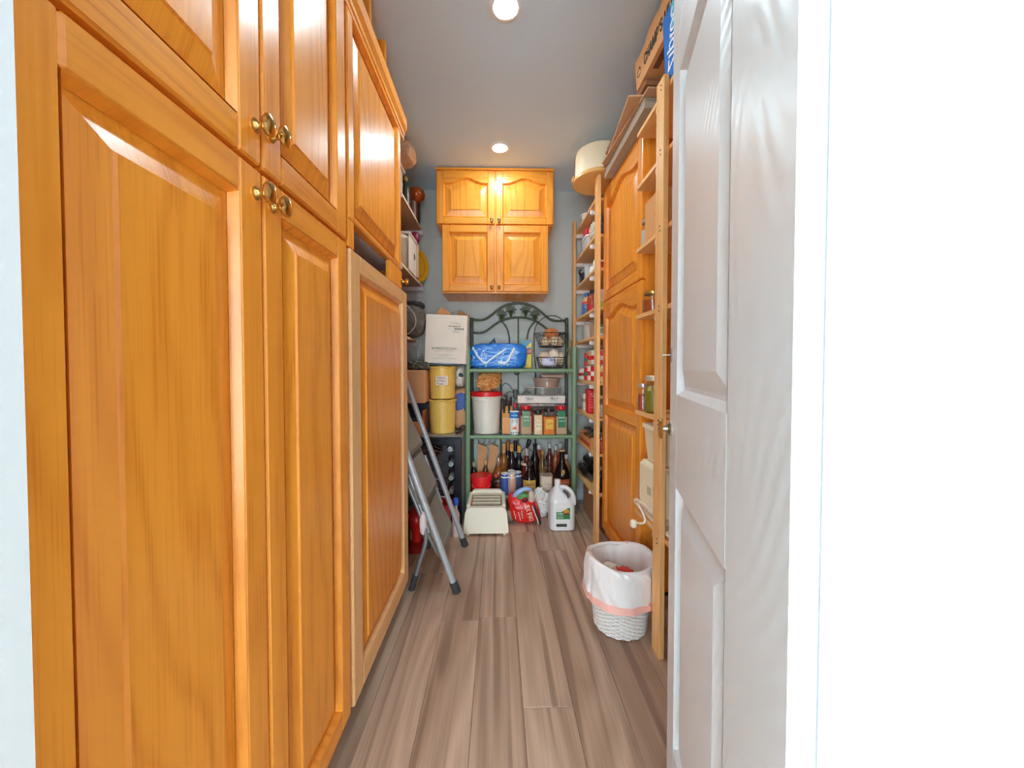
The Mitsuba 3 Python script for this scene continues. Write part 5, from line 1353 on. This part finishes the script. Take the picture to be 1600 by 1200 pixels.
def liner(z_r, seed=5):
    a = np.linspace(0, 2 * math.pi, 128, endpoint=False)
    V = []
    for i, (z, r) in enumerate(z_r):
        out = r > .125
        p = np.c_[np.cos(a) * 2.6, np.sin(a) * 2.6, np.full(128, z * 7 + (9 if out else 0))]
        d = meshkit.fbm(p + seed, 3, seed) - .5
        fold = np.abs(meshkit.noise(np.c_[np.cos(a) * 4.5 + 1.5 * z * 20, np.sin(a) * 4.5, np.full(128, z * 4)] + seed, 3) - .5)
        hang = .022 * np.sin(a + .45) * np.clip((.275 - z) / .14, 0, 1) if out else 0
        r2 = r * (1 + (.10 if out else .22) * d + (.17 if out else -.14) * (fold - .15))
        if out:
            r2 = np.maximum(r2, .128 + .012 * np.clip((.27 - z) / .1, 0, 1) * 0)
        V.append(np.c_[wx + r2 * np.cos(a), wy + r2 * np.sin(a), z + hang + .012 * np.sin(a * 2 + 1.2) * (z > .26)])
    n = 128
    F = []
    for i in range(len(V) - 1):
        for q in range(n):
            q2 = (q + 1) % n
            F += [(i * n + q, i * n + q2, (i + 1) * n + q2), (i * n + q, (i + 1) * n + q2, (i + 1) * n + q)]
    return trimesh.Trimesh(np.vstack(V), F, process=False)


LIN = mat('liner', S(228, 218, 214), .4, 0, .5)
zi = [(.10, .03), (.105, .07), (.125, .090), (.16, .094), (.20, .098), (.24, .104), (.27, .112), (.284, .120), (.289, .1251), (.286, .134), (.272, .139), (.25, .141), (.225, .142), (.20, .143), (.19, .1435), (.172, .144)]
part(t, 'bag', liner(zi), LIN, True)
part(t, 'hem', liner([(.172, .1441), (.160, .1446), (.146, .145)]), C(238, 176, 162, .5), True, 'pink drawstring hem')
part(t, 'drawstring', tube(spline([(wx + .060, wy + .108, .288), (wx + .068, wy + .098, .280), (wx + .074, wy + .092, .262), (wx + .078, wy + .086, .245), (wx + .086, wy + .080, .238)], 24), .0045, 6), C(240, 172, 158, .5), True, 'pink drawstring')
g = thing('red_wrapper', 'crumpled red and white wrapper inside the lined wicker basket', 'wrapper')
part(g, 'wrapper', blob((wx + .012, wy - .005, .205), (.045, .035, .028), .35, 4, 95, 2.2, 4, 1), C(206, 60, 44, .4), True)
g = thing('white_tissue', 'crumpled white tissue inside the lined wicker basket', 'tissue')
put(g, blob((wx - .035, wy + .02, .20), (.04, .04, .04), .3, 4, 96, 2.2, 4, 1), C(232, 222, 208, .6), True)
g = thing('waste_paper', 'crumpled brown paper at the bottom of the lined wicker basket', 'paper')
put(g, blob((wx, wy, .16), (.075, .075, .045), .2, 3, 97, 2.2, 4, .6), C(214, 196, 176, .7), True)

# ---------------------------------------------------------------- on the left wall shelves
Z1, Z2, Z3 = 2.0905, 1.6725, 1.2455
g = thing('clear_tote', 'clear-white plastic box on the topmost left wall shelf', 'plastic box')
part(g, 'box', blob((-.655, 2.24, Z1 + .085), (.075, .11, .085), .04, 3, 101, 5, 4, .3), C(214, 206, 198, .2), True)
part(g, 'rim', box(-.735, -.575, 2.12, 2.36, Z1 + .165, Z1 + .178, .004), C(224, 218, 210, .3))
g = thing('wrapped_bundle', 'brown bundle in clear wrap on the plastic box of the topmost left wall shelf', 'bundle')
part(g, 'bundle', blob((-.610, 2.27, Z1 + .178 + .062), (.115, .10, .062), .10, 2.4, 103, 3, 5, .5), C(196, 152, 118, .22), True)
part(g, 'top_roll', blob((-.66, 2.24, Z1 + .178 + .118), (.07, .08, .02), .1, 2.4, 104, 2.6, 4), C(184, 136, 108, .4), True)
g = thing('copper_kettle', 'round copper-brown pot at the far end of the topmost left wall shelf', 'pot')
part(g, 'body', lathe([(0, -.052), (.03, -.05), (.056, -.02), (.060, .008), (.05, .036), (.025, .052), (0, .054)], 30, (-.575, 2.66, 2.262)), C(168, 76, 34, .15, .3), True)
part(g, 'base', cyl(.035, Z1, 2.215, (-.60, 2.66), 24), C(110, 60, 34, .4), 30)
t = thing('black_print_bag', 'black bag with a white ornamental print on the topmost left shelf', 'bag')
bb = blob((-.612, 2.775, Z1 + .112), (.038, .045, .112), .06, 2.4, 105, 5, 4, .2)
part(t, 'bag', bb, C(40, 34, 32, .4), True)
for i in range(3):
    part(t, 'ornament', tube(COLS[-.612 + .018 * np.cos(np.linspace(0, 6.283, 24, endpoint=False)), 2.7265, Z1 + .16 - i * .038 + .02 * np.sin(np.linspace(0, 6.283, 24, endpoint=False))], .003, 6, closed=True), C(214, 206, 198, .5), True, 'white ornament')
bottle('dark green bottle beside the plastic box on the topmost left shelf', -.605, 2.47, Z1, .20, .032, JUGB, C(60, 62, 50, .25), C(176, 140, 70, .4), .14)
for i in range(7):
    g = thing('plate', ('lowest', 'second', 'third', 'fourth', 'fifth', 'sixth', 'topmost')[i] + ' white plate of the stack on the middle left wall shelf', 'plate', 'plates on the middle left shelf')
    put(g, lathe([(0, 0), (.06, 0), (.10, .020), (.102, .023), (.06, .005), (0, .005)], 32, (-.672, 2.17, Z2 + .002 + i * .022)), C(236, 224, 210, .3), 40)
g = thing('folded_cloth', 'grey-white folded cloth on the plate stack of the middle left wall shelf', 'cloth')
put(g, blob((-.66, 2.17, Z2 + .002 + .156 + .047), (.09, .09, .045), .10, 2.6, 111, 3.2, 4, .4), C(216, 210, 204, .7), True)
t = thing('white_tub', 'clear-white storage tub with a bag inside on the middle left wall shelf', 'tub')
part(t, 'body', cat_(box(-.70, -.562, 2.576, 2.58, Z2, Z2 + .225), box(-.70, -.696, 2.38, 2.58, Z2, Z2 + .225), box(-.566, -.562, 2.38, 2.58, Z2, Z2 + .225), box(-.70, -.562, 2.38, 2.58, Z2, Z2 + .004)), C(234, 222, 206, .35))
part(t, 'front', box(-.696, -.566, 2.38, 2.383, Z2 + .004, Z2 + .225), CLEAR, label='clear near side')
part(t, 'rim', cat_(box(-.708, -.554, 2.372, 2.386, Z2 + .222, Z2 + .236, .004), box(-.708, -.554, 2.574, 2.588, Z2 + .222, Z2 + .236, .004), box(-.708, -.694, 2.372, 2.588, Z2 + .222, Z2 + .236, .004), box(-.568, -.552, 2.372, 2.588, Z2 + .222, Z2 + .236, .004)), C(240, 236, 230, .35))
part(t, 'emblem', rot(lathe([(0, 0), (.02, 0), (.02, .003), (0, .003)], 20), (0, 1, 0), 90).apply_translation((-.5625, 2.53, Z2 + .12)), C(120, 96, 90, .5), label='round dark emblem')
g = thing('white_bag', 'cream plastic bag lying in the storage tub on the middle left wall shelf', 'bag')
put(g, blob((-.63, 2.48, Z2 + .13), (.055, .085, .12), .1, 2.6, 113, 3.2, 4, .4), C(240, 226, 204, .5), True)
t = thing('yellow_plate', 'round yellow plate standing on edge at the far end of the middle left wall shelf', 'plate')
part(t, 'plate', mapmesh(lathe([(0, 0), (.085, 0), (.118, .012), (.122, .016), (.086, .006), (0, .006)], 44), (-.60, 2.735, Z2 + .122), (.55, .83, 0), ZP, (.83, -.55, 0)), C(238, 178, 40, .35), 40)
part(t, 'ring', mapmesh(tube(circle(0, 0, .009, .088), .003, 6, closed=True), (-.60, 2.735, Z2 + .122), (.55, .83, 0), ZP, (.83, -.55, 0)), C(206, 130, 30, .35), True)
g = thing('red_pouch', 'dark red pouch above the yellow plate behind the storage tub', 'pouch')
put(g, blob((-.575, 2.62, Z2 + .275), (.03, .028, .045), .1, 2.4, 115, 2.4, 4, .3), C(128, 26, 50, .4), True)
g = thing('tan_canister', 'tan canister carrying the dark red pouch behind the storage tub', 'canister')
part(g, 'body', cyl(.028, 0, .225, (-.578, 2.622), 22, .003).apply_translation((0, 0, Z2)), C(196, 160, 126, .5), 30)
part(g, 'lid', cyl(.029, .215, .231, (-.578, 2.622), 22, .002).apply_translation((0, 0, Z2)), C(176, 140, 110, .4), 30)
t = thing('black_backpack', 'dark grey bag with a pale strap on the lowest left wall shelf', 'bag')
part(t, 'bag', blob((-.585, 2.50, Z3 + .115), (.095, .12, .115), .10, 2.4, 117, 3, 5, .4), C(92, 86, 78, .6), True)
part(t, 'top_flap', blob((-.55, 2.49, Z3 + .215), (.06, .09, .025), .16, 3, 118, 2.6, 4, .5), C(44, 46, 46, .6), True, 'black top flap')
part(t, 'strap', tube(spline([(-.66, 2.38, Z3 + .25), (-.60, 2.365, Z3 + .215), (-.545, 2.355, Z3 + .165), (-.515, 2.35, Z3 + .10), (-.53, 2.355, Z3 + .05), (-.57, 2.36, Z3 + .012)], 40), .0042, 6), C(176, 160, 140, .5), True, 'pale strap')
t = thing('yellow_jar', 'pale yellow jar with a mauve lid on the lowest left wall shelf', 'jar')
part(t, 'body', lathe([(0, 0), (.03, 0), (.036, .005), (.036, .07), (.03, .082), (0, .082)], 26, (-.598, 2.13, Z3)), C(232, 212, 140, .4), 40)
part(t, 'lid', cyl(.033, .08, .105, (-.598, 2.13), 26, .003).apply_translation((0, 0, Z3)), C(176, 150, 170, .4), 30)
part(t, 'wire', tube(spline([(-.62, 2.10, Z3 + .10), (-.60, 2.09, Z3 + .125), (-.57, 2.10, Z3 + .12), (-.56, 2.12, Z3 + .10)], 16), .002, 6), C(176, 130, 110, .4), True)
